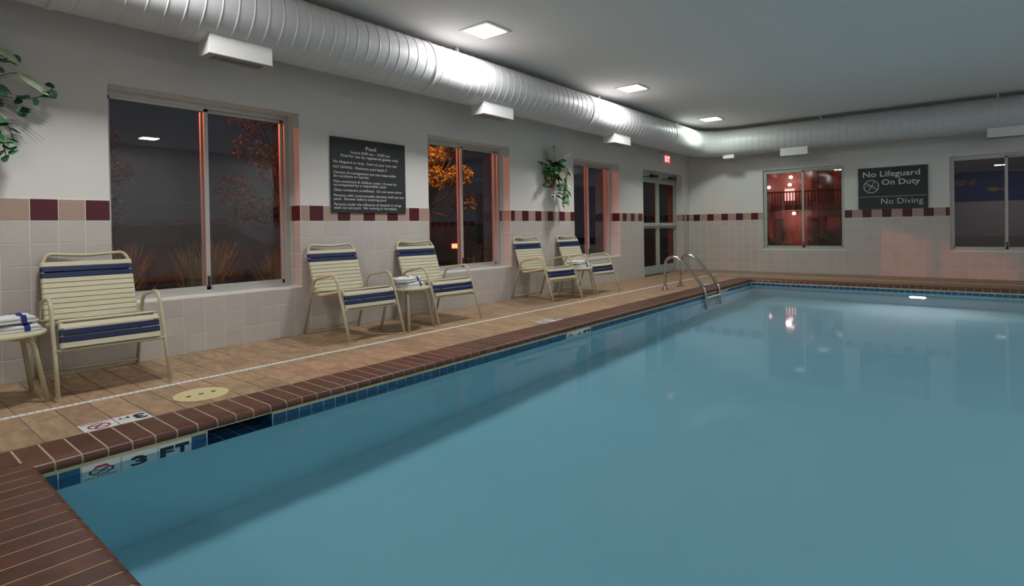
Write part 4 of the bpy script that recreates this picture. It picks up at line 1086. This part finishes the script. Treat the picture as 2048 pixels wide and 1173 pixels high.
def shrub(x, y, h, w, label, seed, m='foliage'):
    rnd = random.Random(seed); t = thing('shrub', label, 'shrub', (x, y, -0.13), group='shrubs below the first window')
    vs, fs = [], []
    for _ in range(260):
        a = rnd.uniform(0, 6.28); l = h * rnd.uniform(0.6, 1.1); lean = rnd.uniform(0.05, 0.75) * w
        b0 = Vector((rnd.uniform(-0.1, 0.1) * w, rnd.uniform(-0.1, 0.1) * w, 0)); tip = b0 + Vector((lean * math.cos(a), lean * math.sin(a), l)); md = b0.lerp(tip, 0.55) + Vector((0, 0, l * 0.16))
        sd = Vector((-math.sin(a), math.cos(a), 0)) * 0.018; k = len(vs)
        vs += [b0 - sd, b0 + sd, md + sd, md - sd, tip]; fs += [(k, k + 1, k + 2, k + 3), (k + 3, k + 2, k + 4)]
    me = bpy.data.meshes.new('blades'); me.from_pydata([tuple(v) for v in vs], [], fs); mk('blades', me, 'grass_blade', t)
    mk('foliage', leaf_cloud(350, [((0, 0, h * 0.35), w * 0.6)], 0.035, rnd, 0.5), m, t)
for k, (x, y, h, w) in enumerate(((-1.0, 1.55, 0.82, 0.5), (-1.1, 2.40, 0.92, 0.5), (-1.15, 3.25, 0.84, 0.5), (-2.1, 2.0, 0.95, 0.5), (-2.2, 2.95, 0.98, 0.5), (-2.1, 3.9, 0.9, 0.5))):
    shrub(x, y, h, w, 'low spiky ornamental grass shrub in the bed outside the first window', 40 + k)
def car(x, y, rz, label, seed):
    t = thing('parked_car', label, 'car', (x, y, -0.25), rz)
    prof = [(-2.15, 0.32), (-2.2, 0.62), (-2.1, 0.86), (-1.35, 0.95), (-0.55, 1.42), (0.9, 1.46), (1.75, 1.02), (2.15, 0.92), (2.2, 0.55), (2.12, 0.32)]
    bm = bmesh.new(); rings = []
    for yy, sx, dz in ((-0.86, 0.97, -0.02), (-0.82, 1.0, 0), (0.82, 1.0, 0), (0.86, 0.97, -0.02)):
        rings.append([bm.verts.new((p[0] * sx, yy * (1.0 if p[1] < 0.97 else 0.80), p[1] + (dz if p[1] > 0.9 else 0))) for p in prof])
    for a, b in zip(rings, rings[1:]):
        for k in range(len(prof)): bm.faces.new((a[k], a[(k + 1) % len(prof)], b[(k + 1) % len(prof)], b[k]))
    bm.faces.new(rings[0]); bm.faces.new(rings[-1][::-1])
    mk('body', to_mesh(bm, 'body'), 'car_paint', t)
    for s in (-1, 1):
        bm = bmesh.new(); quad(bm, (-1.15, s * 0.80, 1.0), (1.55, s * 0.80, 1.02), (0.85, s * 0.705, 1.38), (-0.5, s * 0.705, 1.36)); mk('side_window', bm, 'car_glass', t, (0, s * 0.012, 0))
        for wx in (-1.35, 1.35):
            w = mk('wheel', lathe(bmesh.new(), [(0.20, -0.09), (0.32, -0.09), (0.33, 0.0), (0.32, 0.09), (0.20, 0.09)], 20), 'rubber', t, (wx, s * 0.78, 0.33), (math.pi / 2, 0, 0))
            mk('hubcap', lathe(bmesh.new(), [(0.20, -0.08), (0.19, -0.1), (0.04, -0.095)], 16), 'alu', w, scale=(1, 1, -s * 1.0) if s < 0 else (1, 1, 1), rot=(0, 0 if s < 0 else 0, 0))
        mk('tail_lamp', bx(2.10, 2.205, s * 0.62 - 0.14, s * 0.62 + 0.14, 0.72, 0.84), 'tail_lamp', t)
    mk('windscreen', (lambda bm: (quad(bm, (-1.32, -0.76, 0.98), (-1.32, 0.76, 0.98), (-0.60, 0.66, 1.39), (-0.60, -0.66, 1.39)), bm)[1])(bmesh.new()), 'car_glass', t, (-0.015, 0, 0.02))
car(-7.6, 12.6, math.radians(-62), 'dark red car with lit tail lamps parked by the orange-lit tree', 1)
car(-5.2, 3.2, math.radians(95), 'dark red car parked behind the spiky shrubs', 2)
# building opposite the end wall: two storeys with galleries
bl = thing('motel_building', 'two-storey red-lit building with railed galleries seen through the end window', 'building', (0, 0, 0))
BY = 22.0
mk('wall', bx(-3.6, 2.6, BY + 1.6, BY + 6, -0.25, 4.6), 'stucco', bl)
mk('gallery_floor', bx(-3.6, 2.6, BY, BY + 1.6, 1.50, 1.68), 'stucco_dark', bl)
mk('roof', bx(-3.9, 2.9, BY - 0.3, BY + 6.4, 3.75, 4.0), 'stucco_dark', bl)
for x in (-3.2, -1.55, 0.55, 2.3): mk('post', bx(x, x + 0.2, BY + 0.05, BY + 0.25, -0.25, 3.75), 'stucco', bl)
for x in (-2.6, -1.9, 0.1, 1.2): mk('room_door', bx(x, x + 0.6, BY + 1.56, BY + 1.6, -0.25, 1.3), 'stucco_dark', bl)
for x in (-2.2, 0.35, 1.3): mk('room_door', bx(x, x + 0.6, BY + 1.56, BY + 1.6, 1.68, 3.1), 'stucco_dark', bl)
mk('room_window', bx(-0.68, -0.34, BY + 1.55, BY + 1.6, 1.9, 2.36), 'lit_window', bl); mk('room_window', bx(-1.05, -0.75, BY + 1.55, BY + 1.6, 0.3, 1.2), 'stucco_dark', bl)
rail = mk('gallery_railing', bx(-3.6, 2.6, BY + 0.02, BY + 0.07, 2.13, 2.18), 'railing', bl)
bal = to_mesh(bx(-0.013, 0.013, -0.02, 0.02, 1.68, 2.13), 'baluster')
for k in range(62): mk('baluster', bal, 'railing', rail, (-3.55 + k * 0.1, BY + 0.045, 0))
for x, y, z in ((-0.30, 23.3, 1.40), (-0.46, 23.4, 2.50), (-1.22, 23.4, 2.44), (-0.42, 23.4, 2.79)):
    mk('wall_lamp', lathe(bmesh.new(), [(0.03, -0.06), (0.07, -0.03), (0.07, 0.03), (0.03, 0.06)], 12), 'bulb', bl, (x, y, z))
lamp('gallery_lamp_light', 'POINT', (-0.30, BY + 1.0, 1.35), 9, (1.0, 0.35, 0.30), 0.1)
lamp('gallery_lamp_light', 'POINT', (-0.46, BY + 1.0, 2.6), 9, (1.0, 0.40, 0.35), 0.1)
for k, (x, y, h, w) in enumerate(((2.2, 15.6, 1.0, 0.7), (3.6, 15.7, 1.0, 0.7), (0.8, 15.6, 0.8, 0.6))):
    shrub(x, y, h, w, 'dark leafy shrub outside the end window with the red-lit building', 60 + k)
    bpy.context.scene.collection.objects[-1].parent['group'] = 'shrubs outside the end window'

# ------------------------------------------------------------------ light through the water
water.cycles.is_caustics_caster = True
for o in [basin] + list(basin.children_recursive) + [o for o in ld.children_recursive]:
    if o.type == 'MESH': o.cycles.is_caustics_receiver = True
